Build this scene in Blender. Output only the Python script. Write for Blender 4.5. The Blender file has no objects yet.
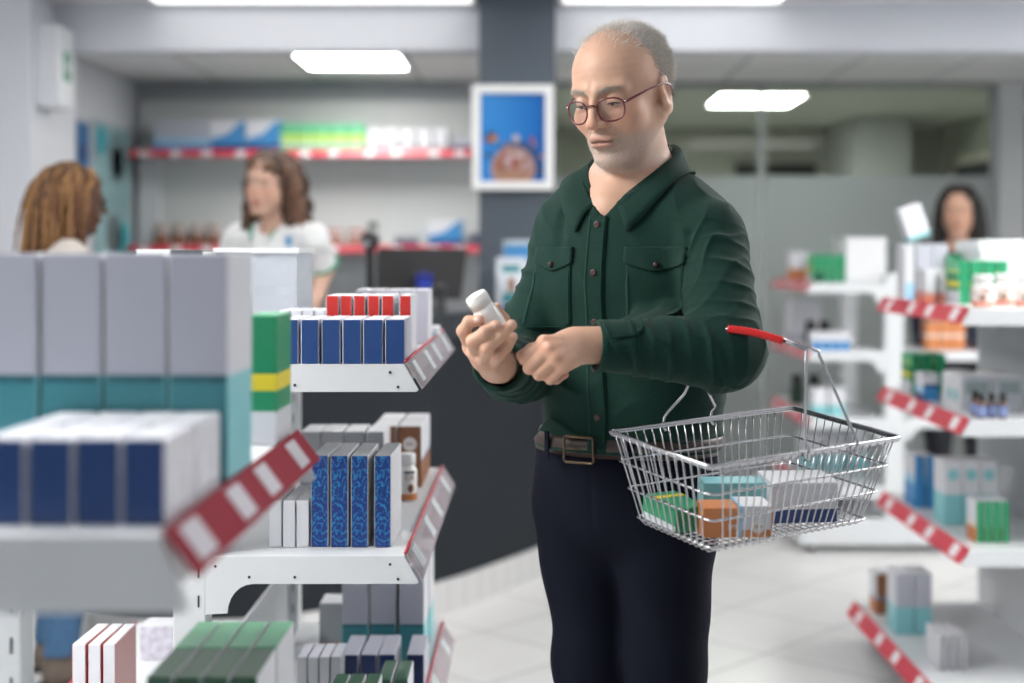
import bpy, bmesh, math, random
import numpy as np
from mathutils import Vector, Matrix
random.seed(7)
sc = bpy.context.scene
COL = sc.collection
PI = math.pi
# ------------------------------------------------------------------ camera
FPX, CX, CY, EYE = 1422.0, 533.0, 254.0, 1.38
cam_d = bpy.data.cameras.new('camera'); cam = bpy.data.objects.new('camera', cam_d); COL.objects.link(cam)
cam.location = (0, 0, EYE); cam.rotation_euler = (PI/2, 0, 0)
cam_d.sensor_width = 36; cam_d.lens = FPX/1024*36
cam_d.shift_x = (512-CX)/1024; cam_d.shift_y = -(341.5-CY)/1024
cam_d.clip_start = .05; cam_d.clip_end = 60
cam_d.dof.use_dof = True; cam_d.dof.focus_distance = 2.30; cam_d.dof.aperture_fstop = 2.0
sc.camera = cam
def W(px, py, Y): return np.array([(px-CX)*Y/FPX, Y, EYE-(py-CY)*Y/FPX])
def WX(px, Y): return (px-CX)*Y/FPX
def WZ(py, Y): return EYE-(py-CY)*Y/FPX
# ------------------------------------------------------------------ materials
MATS = {}
def mat(name, col, rough=.5, metal=0., emis=0., noise=0., nscale=40., bump=0., bscale=200., spec=.5, trans=0., alpha=1., vcol=None, sss=0., coat=0., sheen=0.):
    if name in MATS: return MATS[name]
    m = bpy.data.materials.new(name); m.use_nodes = True
    nt = m.node_tree; b = nt.nodes['Principled BSDF']
    c = tuple(col)+(1,)
    b.inputs['Base Color'].default_value = c
    b.inputs['Roughness'].default_value = rough; b.inputs['Metallic'].default_value = metal
    b.inputs['Specular IOR Level'].default_value = spec
    b.inputs['Transmission Weight'].default_value = trans; b.inputs['Alpha'].default_value = alpha
    b.inputs['Coat Weight'].default_value = coat; b.inputs['Sheen Weight'].default_value = sheen
    if sss:
        b.inputs['Subsurface Weight'].default_value = sss
        b.inputs['Subsurface Radius'].default_value = (.012, .005, .003)
    if emis:
        b.inputs['Emission Color'].default_value = c; b.inputs['Emission Strength'].default_value = emis
    src = None
    if vcol:
        a = nt.nodes.new('ShaderNodeAttribute'); a.attribute_name = vcol; src = a.outputs['Color']
    if noise or bump:
        tc = nt.nodes.new('ShaderNodeTexCoord')
    if noise:
        n = nt.nodes.new('ShaderNodeTexNoise'); n.inputs['Scale'].default_value = nscale; n.inputs['Detail'].default_value = 4
        nt.links.new(tc.outputs['Object'], n.inputs['Vector'])
        mr = nt.nodes.new('ShaderNodeMapRange'); mr.inputs['From Min'].default_value = .25; mr.inputs['From Max'].default_value = .75
        mr.inputs['To Min'].default_value = 1-noise; mr.inputs['To Max'].default_value = 1+noise
        nt.links.new(n.outputs['Fac'], mr.inputs['Value'])
        mx = nt.nodes.new('ShaderNodeMix'); mx.data_type = 'RGBA'; mx.blend_type = 'MULTIPLY'; mx.inputs[0].default_value = 1
        if src is not None: nt.links.new(src, mx.inputs[6])
        else: mx.inputs[6].default_value = c
        nt.links.new(mr.outputs['Result'], mx.inputs[7]); src = mx.outputs[2]
    if src is not None: nt.links.new(src, b.inputs['Base Color'])
    if bump:
        n2 = nt.nodes.new('ShaderNodeTexNoise'); n2.inputs['Scale'].default_value = bscale; n2.inputs['Detail'].default_value = 3
        nt.links.new(tc.outputs['Object'], n2.inputs['Vector'])
        bp = nt.nodes.new('ShaderNodeBump'); bp.inputs['Strength'].default_value = bump; bp.inputs['Distance'].default_value = .002
        nt.links.new(n2.outputs['Fac'], bp.inputs['Height']); nt.links.new(bp.outputs['Normal'], b.inputs['Normal'])
    MATS[name] = m
    return m
# ------------------------------------------------------------------ object helpers
def link(name, me, m=None, parent=None, smooth=False):
    o = bpy.data.objects.new(name, me); COL.objects.link(o)
    if m is not None and len(me.materials) == 0:
        for mm in (m if isinstance(m, (list, tuple)) else [m]): me.materials.append(mm)
    if parent is not None: o.parent = parent
    if smooth and hasattr(me, 'polygons') and len(me.polygons): me.polygons.foreach_set('use_smooth', [True]*len(me.polygons))
    return o
def empty(name, loc=(0, 0, 0), rz=0):
    o = bpy.data.objects.new(name, None); COL.objects.link(o); o.location = loc; o.rotation_euler = (0, 0, rz)
    o.empty_display_size = .05
    return o
def tag(o, label, cat, group=None):
    o['label'] = label; o['category'] = cat
    if group: o['group'] = group
    return o
def struct(o):
    o['kind'] = 'structure'; return o
class MB:
    """collects shapes into one mesh"""
    def __init__(s): s.v = []; s.f = []; s.mi = []; s.sm = []
    def add(s, vs, fs, mi=0, sm=False):
        n = len(s.v); s.v += [tuple(v) for v in vs]
        for f in fs: s.f.append([i+n for i in f]); s.mi.append(mi); s.sm.append(sm)
        return s
    def box(s, x0, x1, y0, y1, z0, z1, mi=0, ch=0.):
        if ch <= 0:
            v = [(x, y, z) for z in (z0, z1) for x, y in ((x0, y0), (x1, y0), (x1, y1), (x0, y1))]
            return s.add(v, [(3, 2, 1, 0), (4, 5, 6, 7), (0, 1, 5, 4), (1, 2, 6, 5), (2, 3, 7, 6), (3, 0, 4, 7)], mi)
        bm = bmesh.new(); bmesh.ops.create_cube(bm, size=1)
        for q in bm.verts: q.co = Vector(((x0+x1)/2+q.co.x*(x1-x0), (y0+y1)/2+q.co.y*(y1-y0), (z0+z1)/2+q.co.z*(z1-z0)))
        bmesh.ops.bevel(bm, geom=bm.edges[:], offset=ch, segments=2, affect='EDGES', profile=.6)
        bm.verts.index_update()
        s.add([q.co[:] for q in bm.verts], [[q.index for q in f.verts] for f in bm.faces], mi); bm.free(); return s
    def prism(s, poly, axis, a0, a1, mi=0):
        """polygon (2d list) extruded along axis 'x','y','z'"""
        def P(u, v, a): return {'x': (a, u, v), 'y': (u, a, v), 'z': (u, v, a)}[axis]
        n = len(poly)
        vs = [P(u, v, a0) for u, v in poly]+[P(u, v, a1) for u, v in poly]
        fs = [list(range(n))[::-1], list(range(n, 2*n))]+[(i, (i+1) % n, n+(i+1) % n, n+i) for i in range(n)]
        return s.add(vs, fs, mi)
    def tube(s, pts, r, seg=8, mi=0, closed=False, flat=None):
        pts = [Vector(p) for p in pts]; n = len(pts)
        rs = r if isinstance(r, (list, tuple, np.ndarray)) else [r]*n
        vs = []; up = None
        for i, p in enumerate(pts):
            if closed: t = pts[(i+1) % n]-pts[i-1]
            else: t = pts[min(i+1, n-1)]-pts[max(i-1, 0)]
            t.normalize()
            if up is None:
                up = t.orthogonal().normalized()
            up = (up-t*up.dot(t)).normalized(); bi = t.cross(up)
            for k in range(seg):
                a = 2*PI*k/seg; vs.append(p+(up*math.cos(a)+bi*math.sin(a))*rs[i])
        fs = []
        m_ = n if closed else n-1
        for i in range(m_):
            j = (i+1) % n
            for k in range(seg):
                k2 = (k+1) % seg; fs.append((i*seg+k, i*seg+k2, j*seg+k2, j*seg+k))
        if not closed: fs += [list(range(seg))[::-1], [(n-1)*seg+k for k in range(seg)]]
        return s.add(vs, fs, mi, True)
    def lathe(s, prof, seg=24, mi=0, M=None, sm=True):
        """prof: list of (r,z)"""
        vs = []
        for r, z in prof:
            for k in range(seg):
                a = 2*PI*k/seg; v = Vector((r*math.cos(a), r*math.sin(a), z)); vs.append(M@v if M is not None else v)
        fs = []
        for i in range(len(prof)-1):
            for k in range(seg):
                k2 = (k+1) % seg; fs.append((i*seg+k, i*seg+k2, (i+1)*seg+k2, (i+1)*seg+k))
        fs += [list(range(seg))[::-1], [(len(prof)-1)*seg+k for k in range(seg)]]
        return s.add(vs, fs, mi, sm)
    def sphere(s, c, r, nu=14, nv=9, mi=0):
        r = r if isinstance(r, (tuple, list)) else (r, r, r)
        prof = [(max(1e-4, math.sin(PI*i/nv)), -math.cos(PI*i/nv)) for i in range(nv+1)]
        M = Matrix.Translation(c) @ Matrix.Diagonal((r[0], r[1], r[2], 1))
        return s.lathe(prof, nu, mi, M)
    def grid(s, G, mi=0, sm=True):
        """G: rows x cols of points"""
        n, m = len(G), len(G[0])
        vs = [p for row in G for p in row]
        fs = [(i*m+j, i*m+j+1, (i+1)*m+j+1, (i+1)*m+j) for i in range(n-1) for j in range(m-1)]
        return s.add(vs, fs, mi, sm)
    def mesh(s, name):
        me = bpy.data.meshes.new(name); me.from_pydata(s.v, [], s.f)
        me.polygons.foreach_set('material_index', s.mi); me.polygons.foreach_set('use_smooth', s.sm)
        me.update(); return me
    def build(s, name, m, parent=None):
        return link(name, s.mesh(name), m, parent)
def text(s, size, loc, rot, m, parent, name='lettering', ext=.0002):
    c = bpy.data.curves.new(name, 'FONT'); c.body = s; c.size = size; c.align_x = 'CENTER'; c.align_y = 'CENTER'; c.extrude = ext; c.resolution_u = 3
    t = bpy.data.objects.new('tmp', c); COL.objects.link(t); bpy.context.view_layer.update()
    me = bpy.data.meshes.new_from_object(t.evaluated_get(bpy.context.evaluated_depsgraph_get())); bpy.data.objects.remove(t); bpy.data.curves.remove(c)
    me.materials.clear(); o = link(name, me, m, parent); o.location = loc; o.rotation_euler = rot
    return o
# ------------------------------------------------------------------ implicit surfaces (for people)
F32 = np.float32
def V3(*a): return np.array(a, dtype=F32)
def smin(a, b, k):
    h = np.clip(.5+.5*(b-a)/k, 0, 1); return b+(a-b)*h-k*h*(1-h)
def smax(a, b, k): return -smin(-a, -b, k)
def ell(P, c, r, R=None):
    q = P-np.asarray(c, F32)
    if R is not None: q = q@np.asarray(R, F32)          # R columns = local axes
    r = np.asarray(r, F32)
    k0 = np.sqrt(((q/r)**2).sum(1)); k1 = np.sqrt(((q/(r*r))**2).sum(1))+1e-9
    return k0*(k0-1)/k1
def cap(P, a, b, ra, rb=None, ret=False):
    rb = ra if rb is None else rb
    a = np.asarray(a, F32); b = np.asarray(b, F32); ab = b-a
    t = np.clip(((P-a)@ab)/max(float(ab@ab), 1e-9), 0, 1)
    d = np.sqrt(((P-a-t[:, None]*ab)**2).sum(1))-(ra+(rb-ra)*t)
    return (d, t) if ret else d
def chain(P, pts, rs, k=.01):
    d = None
    for i in range(len(pts)-1):
        e = cap(P, pts[i], pts[i+1], rs[i], rs[i+1]); d = e if d is None else smin(d, e, k)
    return d
def sst(x, a, b):
    t = np.clip((x-a)/(b-a), 0, 1); return t*t*(3-2*t)
_rn = np.random.default_rng(3)
_ND = _rn.normal(0, 1, (12, 3)).astype(F32); _NPH = _rn.uniform(0, 6.28, 12).astype(F32)
def noise(P, s, n=6, o=0):
    r = 0
    for i in range(n):
        j = (i+o) % 12; r = r+np.sin((P@_ND[j])*s+_NPH[j])
    return r/n
def surface_nets(fn, lo, hi, h, block=8):
    lo = np.asarray(lo, F32); hi = np.asarray(hi, F32)
    nb = np.ceil((hi-lo)/(h*block)).astype(int); n = nb*block+1
    vol = np.full(tuple(n), 1., F32)
    ci = np.stack(np.meshgrid(*[np.arange(q) for q in nb], indexing='ij'), -1).reshape(-1, 3)
    cc = lo+(ci+.5).astype(F32)*h*block
    dc = np.concatenate([fn(cc[i:i+200000]) for i in range(0, len(cc), 200000)])
    thr = h*block*.87*1.7
    for q in ci[dc <= -thr]:
        s_ = q*block; vol[s_[0]:s_[0]+block+1, s_[1]:s_[1]+block+1, s_[2]:s_[2]+block+1] = -1.
    act = ci[np.abs(dc) < thr]
    off = np.stack(np.meshgrid(*[np.arange(block+1)]*3, indexing='ij'), -1).reshape(-1, 3)
    step = 400
    for i in range(0, len(act), step):
        g = act[i:i+step, None, :]*block+off[None]
        d = fn((lo+g.reshape(-1, 3).astype(F32)*h))
        gg = g.reshape(-1, 3); vol[gg[:, 0], gg[:, 1], gg[:, 2]] = d
    ins = vol < 0
    c8 = [(0, 0, 0), (1, 0, 0), (0, 1, 0), (1, 1, 0), (0, 0, 1), (1, 0, 1), (0, 1, 1), (1, 1, 1)]
    sh = [m-1 for m in vol.shape]
    cnt = np.zeros(sh, np.int8)
    for a, b, c in c8: cnt += ins[a:a+sh[0], b:b+sh[1], c:c+sh[2]]
    actc = (cnt > 0) & (cnt < 8)
    idx = np.argwhere(actc)
    vid = np.full(sh, -1, np.int32); vid[actc] = np.arange(len(idx))
    cv = np.stack([vol[idx[:, 0]+a, idx[:, 1]+b, idx[:, 2]+c] for a, b, c in c8], 1)
    acc = np.zeros((len(idx), 3), F32); num = np.zeros(len(idx), F32)
    co = np.array(c8, F32)
    for i in range(8):
        for j in range(i+1, 8):
            if np.abs(co[i]-co[j]).sum() != 1: continue
            m = (cv[:, i] < 0) != (cv[:, j] < 0)
            t = np.clip(cv[:, i]/(cv[:, i]-cv[:, j]+1e-12), 0, 1)
            p = co[i]+(co[j]-co[i])*t[:, None]
            acc[m] += p[m]; num[m] += 1
    verts = lo+(idx+acc/num[:, None])*h
    faces = []
    for ax in range(3):
        s0 = [slice(1, sh[k]) if k != ax else slice(0, sh[k]) for k in range(3)]
        A = ins[tuple(slice(1, sh[k]) if k != ax else slice(0, vol.shape[k]-1) for k in range(3))]
        B = ins[tuple(slice(1, sh[k]) if k != ax else slice(1, vol.shape[k]) for k in range(3))]
        e = np.argwhere(A != B)
        sg = A[e[:, 0], e[:, 1], e[:, 2]]
        for k in range(3):
            if k != ax: e[:, k] += 1
        u, w = [(1, 2), (2, 0), (0, 1)][ax]
        def cell(du, dw):
            q = e.copy(); q[:, u] -= du; q[:, w] -= dw
            return vid[q[:, 0], q[:, 1], q[:, 2]]
        f = np.stack([cell(1, 1), cell(0, 1), cell(0, 0), cell(1, 0)], 1)
        f[~sg] = f[~sg][:, ::-1]
        faces.append(f[(f >= 0).all(1)])
    faces = np.concatenate(faces)
    for it in range(2):     # settle the vertices on the surface
        d = fn(verts); e = h*.5; g = np.empty_like(verts)
        for k in range(3):
            o_ = np.zeros(3, F32); o_[k] = e; g[:, k] = (fn(verts+o_)-fn(verts-o_))/(2*e)
        gl = np.maximum((g*g).sum(1), .2)
        verts = verts-np.clip(d/gl, -h, h)[:, None]*g
    return verts, faces
def sdf_mesh(name, fn, lo, hi, h, m, parent=None, colfn=None, attr='Col'):
    v, f = surface_nets(fn, lo, hi, h)
    me = bpy.data.meshes.new(name)
    me.vertices.add(len(v)); me.vertices.foreach_set('co', v.astype(F32).ravel())
    me.loops.add(len(f)*4); me.loops.foreach_set('vertex_index', f.astype(np.int32).ravel())
    me.polygons.add(len(f)); me.polygons.foreach_set('loop_start', np.arange(0, len(f)*4, 4, dtype=np.int32))
    me.update(calc_edges=True)
    me.polygons.foreach_set('use_smooth', np.ones(len(f), bool))
    if colfn is not None:
        c = colfn(v); a = me.color_attributes.new(attr, 'FLOAT_COLOR', 'POINT')
        a.data.foreach_set('color', np.concatenate([c, np.ones((len(c), 1))], 1).astype(F32).ravel())
    me.validate()
    return link(name, me, m, parent)
def trace(fn, O, D, n=60, mx=.6):
    """march rays O + t D to the implicit surface"""
    t = np.zeros(len(O), F32)
    for i in range(n):
        d = fn((O+t[:, None]*D).astype(F32)); t = np.clip(t+.8*d, 0, mx)
    return O+t[:, None]*D
def sheet(name, G, th, m, parent):
    """grid of points (rows, cols, 3) given thickness th along its normals -> closed mesh"""
    G = np.asarray(G, float); a = np.gradient(G, axis=1); b = np.gradient(G, axis=0)
    N = np.cross(a, b); N /= np.linalg.norm(N, axis=2, keepdims=True)+1e-12
    n, k = G.shape[:2]; B = G-N*th
    vs = np.concatenate([G.reshape(-1, 3), B.reshape(-1, 3)]); o = n*k
    fs = []
    for i in range(n-1):
        for j in range(k-1):
            q = (i*k+j, i*k+j+1, (i+1)*k+j+1, (i+1)*k+j); fs.append(q); fs.append(tuple(o+t for t in q[::-1]))
    rim = [j for j in range(k)]+[i*k+k-1 for i in range(1, n)]+[(n-1)*k+j for j in range(k-2, -1, -1)]+[i*k for i in range(n-2, 0, -1)]
    for i in range(len(rim)):
        p, q = rim[i], rim[(i+1) % len(rim)]; fs.append((q, p, o+p, o+q))
    mb = MB(); mb.add([tuple(x) for x in vs], fs, 0, True)
    return mb.build(name, m, parent)
# ================================================================== room
CEIL = 2.48; CEILF = 2.545; XL, XR, YB = -2.53, 3.42, 9.1
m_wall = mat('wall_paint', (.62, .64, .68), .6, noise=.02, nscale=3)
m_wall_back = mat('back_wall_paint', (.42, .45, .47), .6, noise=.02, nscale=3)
m_white = mat('white_enamel', (.68, .69, .71), .35)
m_metal_w = mat('white_shelf_steel', (.60, .62, .64), .32, noise=.015, nscale=12)
m_dark = mat('dark_grey_panel', (.016, .020, .025), .6, noise=.05, nscale=6, spec=.2)
m_darkcol = mat('slate_column_paint', (.075, .095, .12), .6, noise=.03, nscale=5)
m_black = mat('black_plastic', (.012, .012, .014), .35)
m_screw = mat('dark_screw', (.05, .05, .055), .4, metal=.8)
def tile_mat(name, col, line, size, rot, lw, rough, off=(0, 0), var=.02):
    m = bpy.data.materials.new(name); m.use_nodes = True; nt = m.node_tree; b = nt.nodes['Principled BSDF']
    tc = nt.nodes.new('ShaderNodeTexCoord'); mp = nt.nodes.new('ShaderNodeMapping'); mp.vector_type = 'TEXTURE'
    mp.inputs['Rotation'].default_value[2] = rot; mp.inputs['Location'].default_value = (off[0], off[1], 0)
    nt.links.new(tc.outputs['Object'], mp.inputs['Vector'])
    br = nt.nodes.new('ShaderNodeTexBrick'); br.offset = 0; br.inputs['Scale'].default_value = 1
    br.inputs['Brick Width'].default_value = size; br.inputs['Row Height'].default_value = size
    br.inputs['Mortar Size'].default_value = lw; br.inputs['Mortar Smooth'].default_value = .3
    br.inputs['Color1'].default_value = tuple(col)+(1,); br.inputs['Color2'].default_value = tuple(c*(1-var) for c in col)+(1,)
    br.inputs['Mortar'].default_value = tuple(line)+(1,)
    nt.links.new(mp.outputs['Vector'], br.inputs['Vector'])
    n = nt.nodes.new('ShaderNodeTexNoise'); n.inputs['Scale'].default_value = 5; n.inputs['Detail'].default_value = 6
    nt.links.new(tc.outputs['Object'], n.inputs['Vector'])
    mr = nt.nodes.new('ShaderNodeMapRange'); mr.inputs['To Min'].default_value = .93; mr.inputs['To Max'].default_value = 1.05
    nt.links.new(n.outputs['Fac'], mr.inputs['Value'])
    mx = nt.nodes.new('ShaderNodeMix'); mx.data_type = 'RGBA'; mx.blend_type = 'MULTIPLY'; mx.inputs[0].default_value = 1
    nt.links.new(br.outputs['Color'], mx.inputs[6]); nt.links.new(mr.outputs['Result'], mx.inputs[7])
    nt.links.new(mx.outputs[2], b.inputs['Base Color']); b.inputs['Roughness'].default_value = rough
    return m
m_floor = tile_mat('white_floor_tile', (.66, .66, .655), (.30, .30, .30), .46, math.radians(47), .005, .28)
m_ceil = tile_mat('ceiling_tile', (.78, .78, .77), (.30, .31, .31), .64, 0, .011, .8, off=(1.21, .1))
m_plaster = mat('ceiling_plaster', (.66, .67, .70), .7)
def sbox(name, m, *a, ch=0.):
    return struct(MB().box(*a, ch=ch).build(name, m))
sbox('floor', m_floor, -4, 4.2, -1.5, 13.2, -.1, 0)
sbox('ceiling', m_ceil, -4, 4.2, 6.70, YB, CEIL, CEIL+.1)
sbox('ceiling_front', m_plaster, -4, 4.2, -1.5, 6.6, CEILF, CEILF+.1)
sbox('trim_1', mat('soffit_paint', (.60, .62, .67), .7), -2.228, 4.2, 6.6, 6.75, 2.325, CEILF+.1)           # dropped beam across the shop
sbox('wall_left', m_wall, XL-.1, XL, 6.92, YB, 0, CEIL)
sbox('wall_pillar', mat('pillar_paint', (.70, .72, .77), .6), -4, -2.228, 6.3, 6.92, 0, CEILF)
sbox('wall_outer', m_wall, -4.1, -4, -1.5, 6.6, 0, CEILF)
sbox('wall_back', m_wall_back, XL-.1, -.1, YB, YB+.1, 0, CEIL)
sbox('wall_right', m_wall, 4.1, 4.2, -1.5, 13.2, 0, CEILF)
# room beyond the glass
m_far = mat('olive_wall_paint', (.45, .455, .41), .7)
sbox('wall_far', m_far, -.2, 4.2, 12.4, 12.5, 0, CEIL)
sbox('wall_partition', m_far, -.2, -.1, YB+.1, 12.4, 0, CEIL)
sbox('ceiling_far', mat('far_ceiling', (.66, .68, .62), .8), -.2, 4.2, YB, 12.5, CEIL, CEIL+.1)
sbox('wall_side', mat('cream_wall', (.52, .54, .47), .7), 3.55, 3.65, YB+.1, 12.4, 0, CEIL)
dr = struct(MB().box(3.5, 3.56, 10.6, 11.8, 0, 2.1).build('door_1', mat('dark_door', (.05, .055, .06), .5)))
MB().box(3.49, 3.56, 10.5, 10.6, 0, 2.2).box(3.49, 3.56, 11.8, 11.9, 0, 2.2).box(3.49, 3.56, 10.5, 11.9, 2.1, 2.2).build('door_frame', mat('cream_trim', (.55, .55, .45), .5), dr)
# hanging duct box in the far room (pale block under the ceiling)
sbox('trim_2', mat('pale_bulkhead', (.50, .52, .51), .7), 2.56, 3.0, 11.3, 12.39, 1.95, CEIL-.002)
t = MB().box(WX(737, 12.3), WX(816, 12.3), 12.28, 12.4, WZ(174, 12.3), WZ(164, 12.3), ch=.01).build('wall_vent', mat('vent_black', (.012, .013, .012), .6))
tag(t, 'long black slot vent high on the olive wall behind glass', 'vent')
# glass partition: frame (structure), clear panes and frosted film
gx0, gx1, frost = WX(556, YB), WX(993, YB), 1.38+(254-176)*YB/FPX
m_frame = mat('grey_aluminium', (.30, .32, .33), .4, metal=.3)
m_lightframe = mat('pale_aluminium', (.56, .58, .58), .4)
wn = struct(MB().box(gx0, gx1+.01, YB-.01, YB+.06, 2.45, CEIL).box(gx1-.005, gx1+.03, YB-.02, YB+.06, 0, 2.46).box(gx0, gx1, YB-.01, YB+.06, 0, .05).build('window_1', m_frame))
MB().box(gx1+.032, gx1+.20, YB-.03, YB+.08, 0, CEIL).build('window_post', m_lightframe, wn)
def glass_mat(name, tint, fac, frosted=False):
    m = bpy.data.materials.new(name); m.use_nodes = True; nt = m.node_tree
    nt.nodes.remove(nt.nodes['Principled BSDF']); out = nt.nodes['Material Output']
    tr = nt.nodes.new('ShaderNodeBsdfTransparent'); tr.inputs['Color'].default_value = tuple(tint)+(1,)
    mx = nt.nodes.new('ShaderNodeMixShader')
    if frosted:
        df = nt.nodes.new('ShaderNodeBsdfDiffuse'); df.inputs['Color'].default_value = (.50, .525, .53, 1)
        tl = nt.nodes.new('ShaderNodeBsdfTranslucent'); tl.inputs['Color'].default_value = (.52, .55, .56, 1)
        m2 = nt.nodes.new('ShaderNodeMixShader'); m2.inputs[0].default_value = .4
        nt.links.new(df.outputs[0], m2.inputs[1]); nt.links.new(tl.outputs[0], m2.inputs[2])
        nt.links.new(m2.outputs[0], mx.inputs[2]); mx.inputs[0].default_value = fac
    else:
        gl = nt.nodes.new('ShaderNodeBsdfGlossy'); gl.inputs['Roughness'].default_value = .02
        fr = nt.nodes.new('ShaderNodeFresnel'); fr.inputs['IOR'].default_value = 1.15
        ad = nt.nodes.new('ShaderNodeMath'); ad.operation = 'ADD'; ad.inputs[1].default_value = fac
        nt.links.new(fr.outputs[0], ad.inputs[0]); nt.links.new(ad.outputs[0], mx.inputs[0]); nt.links.new(gl.outputs[0], mx.inputs[2])
    nt.links.new(tr.outputs[0], mx.inputs[1]); nt.links.new(mx.outputs[0], out.inputs['Surface'])
    return m
m_glass = glass_mat('clear_glass', (.88, .91, .88), .0); m_frost = glass_mat('frosted_film', (.9, .95, .93), .82, True)
xs = [gx0, WX(762, YB), gx1]
for a, b in zip(xs[:-1], xs[1:]):
    MB().box(a+.004, b-.004, YB+.02, YB+.03, .05, 2.45).build('glass_pane', m_glass, wn)
    MB().box(a+.004, b-.004, YB+.015, YB+.019, .05, frost).build('frosted_film', m_frost, wn)
MB().box(xs[1]-.03, xs[1]+.03, YB+.008, YB+.014, .05, 2.45).build('glass_joint', mat('joint_film', (.62, .68, .66), .4, alpha=.35), wn)
# dark doorway at the far right
d2 = struct(MB().box(gx1+.2, 4.1, YB+.02, YB+.08, 0, 2.46).build('door_2', mat('dark_glass_door', (.05, .06, .055), .3)))
MB().box(gx1+.2, 4.1, YB-.02, YB+.02, WZ(113, YB), WZ(101, YB)).build('door_rail', m_lightframe, d2)
# column with a framed picture
c = sbox('wall_column', m_darkcol, WX(479, 6.42), WX(555.5, 6.42), 6.42, 6.95, 0, CEILF)
Yp = 6.385; x0, x1, z0, z1 = WX(472, Yp), WX(553.5, Yp), WZ(190, Yp), WZ(85, Yp)
pic = tag(empty('picture_frame', ((x0+x1)/2, Yp, z0)), 'white framed picture of a dessert bowl on blue, hung on the slate column', 'picture')
w, h = (x1-x0)/2, z1-z0; fw = .038
MB().box(-w, -w+fw, -.02, .03, 0, h, ch=.004).box(w-fw, w, -.02, .03, 0, h, ch=.004).box(-w+fw, w-fw, -.02, .03, 0, fw, ch=.004).box(-w+fw, w-fw, -.02, .03, h-fw, h, ch=.004).build('frame', mat('white_frame', (.83, .84, .84), .4), pic)
pp = MB().box(-w+fw-.005, w-fw+.005, 0, .02, fw-.005, h-fw+.005).build('print', None, pic)
# procedural print: blue gradient ground, pale round bowl, fruit spots
m = bpy.data.materials.new('dessert_print'); m.use_nodes = True; nt = m.node_tree; b = nt.nodes['Principled BSDF']; b.inputs['Roughness'].default_value = .25
tc = nt.nodes.new('ShaderNodeTexCoord'); sp = nt.nodes.new('ShaderNodeSeparateXYZ'); nt.links.new(tc.outputs['Generated'], sp.inputs[0])
ra = nt.nodes.new('ShaderNodeValToRGB'); ra.color_ramp.elements[0].color = (.035, .26, .66, 1); ra.color_ramp.elements[1].color = (.003, .12, .45, 1)
nt.links.new(sp.outputs['X'], ra.inputs[0])
nt.links.new(ra.outputs[0], b.inputs['Base Color']); pp.data.materials.append(m)
mp_ = {k: mat('print_'+k, c, .3) for k, c in dict(rim=(.42, .27, .28), cream=(.36, .20, .14), white=(.50, .42, .45), red=(.33, .03, .04), navy=(.02, .06, .16), orange=(.5, .22, .06), brown=(.28, .14, .08)).items()}
def disc(cx, cz, r, m_, y, name, clipz=None, n=28, sx=1.):
    pts = [(cx+sx*r*math.cos(2*PI*i/n), max(cz+r*math.sin(2*PI*i/n), clipz if clipz is not None else -9)) for i in range(n)]
    return MB().prism(pts[::-1], 'y', y, y+.0008).build(name, m_, pic)
W0, H0 = 2*(w-fw), h-2*fw
def U(u, v): return -w+fw+u*W0, fw+v*H0
cz = fw+.0005
for (u, v, r, k, y, sx) in [(.56, .20, .105, 'navy', -.0002, 1.), (.50, .145, .100, 'rim', -.001, 1.), (.50, .145, .088, 'cream', -.0018, 1.), *[(.50+.30*r_*math.cos(a_), .145+.20*r_*math.sin(a_)*.85+.02, .010+.010*q_, k_, -.0026-.0003*n_, 1+.4*q_) for n_, (r_, a_, q_, k_) in enumerate([(.75, .3, .8, 'rim'), (.8, 1.1, .5, 'white'), (.6, 1.9, 1., 'white'), (.85, 2.6, .4, 'brown'), (.3, .8, .9, 'brown'), (.2, 2.8, .6, 'rim'), (.5, 3.4, .5, 'brown'), (.45, 1.4, .2, 'red'), (.8, 2.1, .15, 'red'), (.55, .1, .5, 'rim'), (.1, 1., .1, 'red'), (.8, .7, .3, 'brown'), (.7, 3.0, .1, 'red')])], (.55, .49, .017, 'white', -.001, 1.), (.17, .5, .03, 'navy', -.0004, 1.), (.2, .49, .015, 'orange', -.0012, 1.3), (.1, .47, .010, 'red', -.0012, 1.), (.8, .47, .014, 'red', -.001, .8), (.84, .41, .011, 'brown', -.001, .8), (.12, .30, .016, 'navy', -.0004, 1.), (.95, .28, .012, 'orange', -.001, .7), (.4, .42, .008, 'orange', -.001, 1.), (.93, .12, .022, 'navy', -.0004, .6)]:
    q = U(u, v); disc(q[0], q[1], r, mp_[k], y-.001, 'printed_shape', cz, sx=sx)
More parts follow.
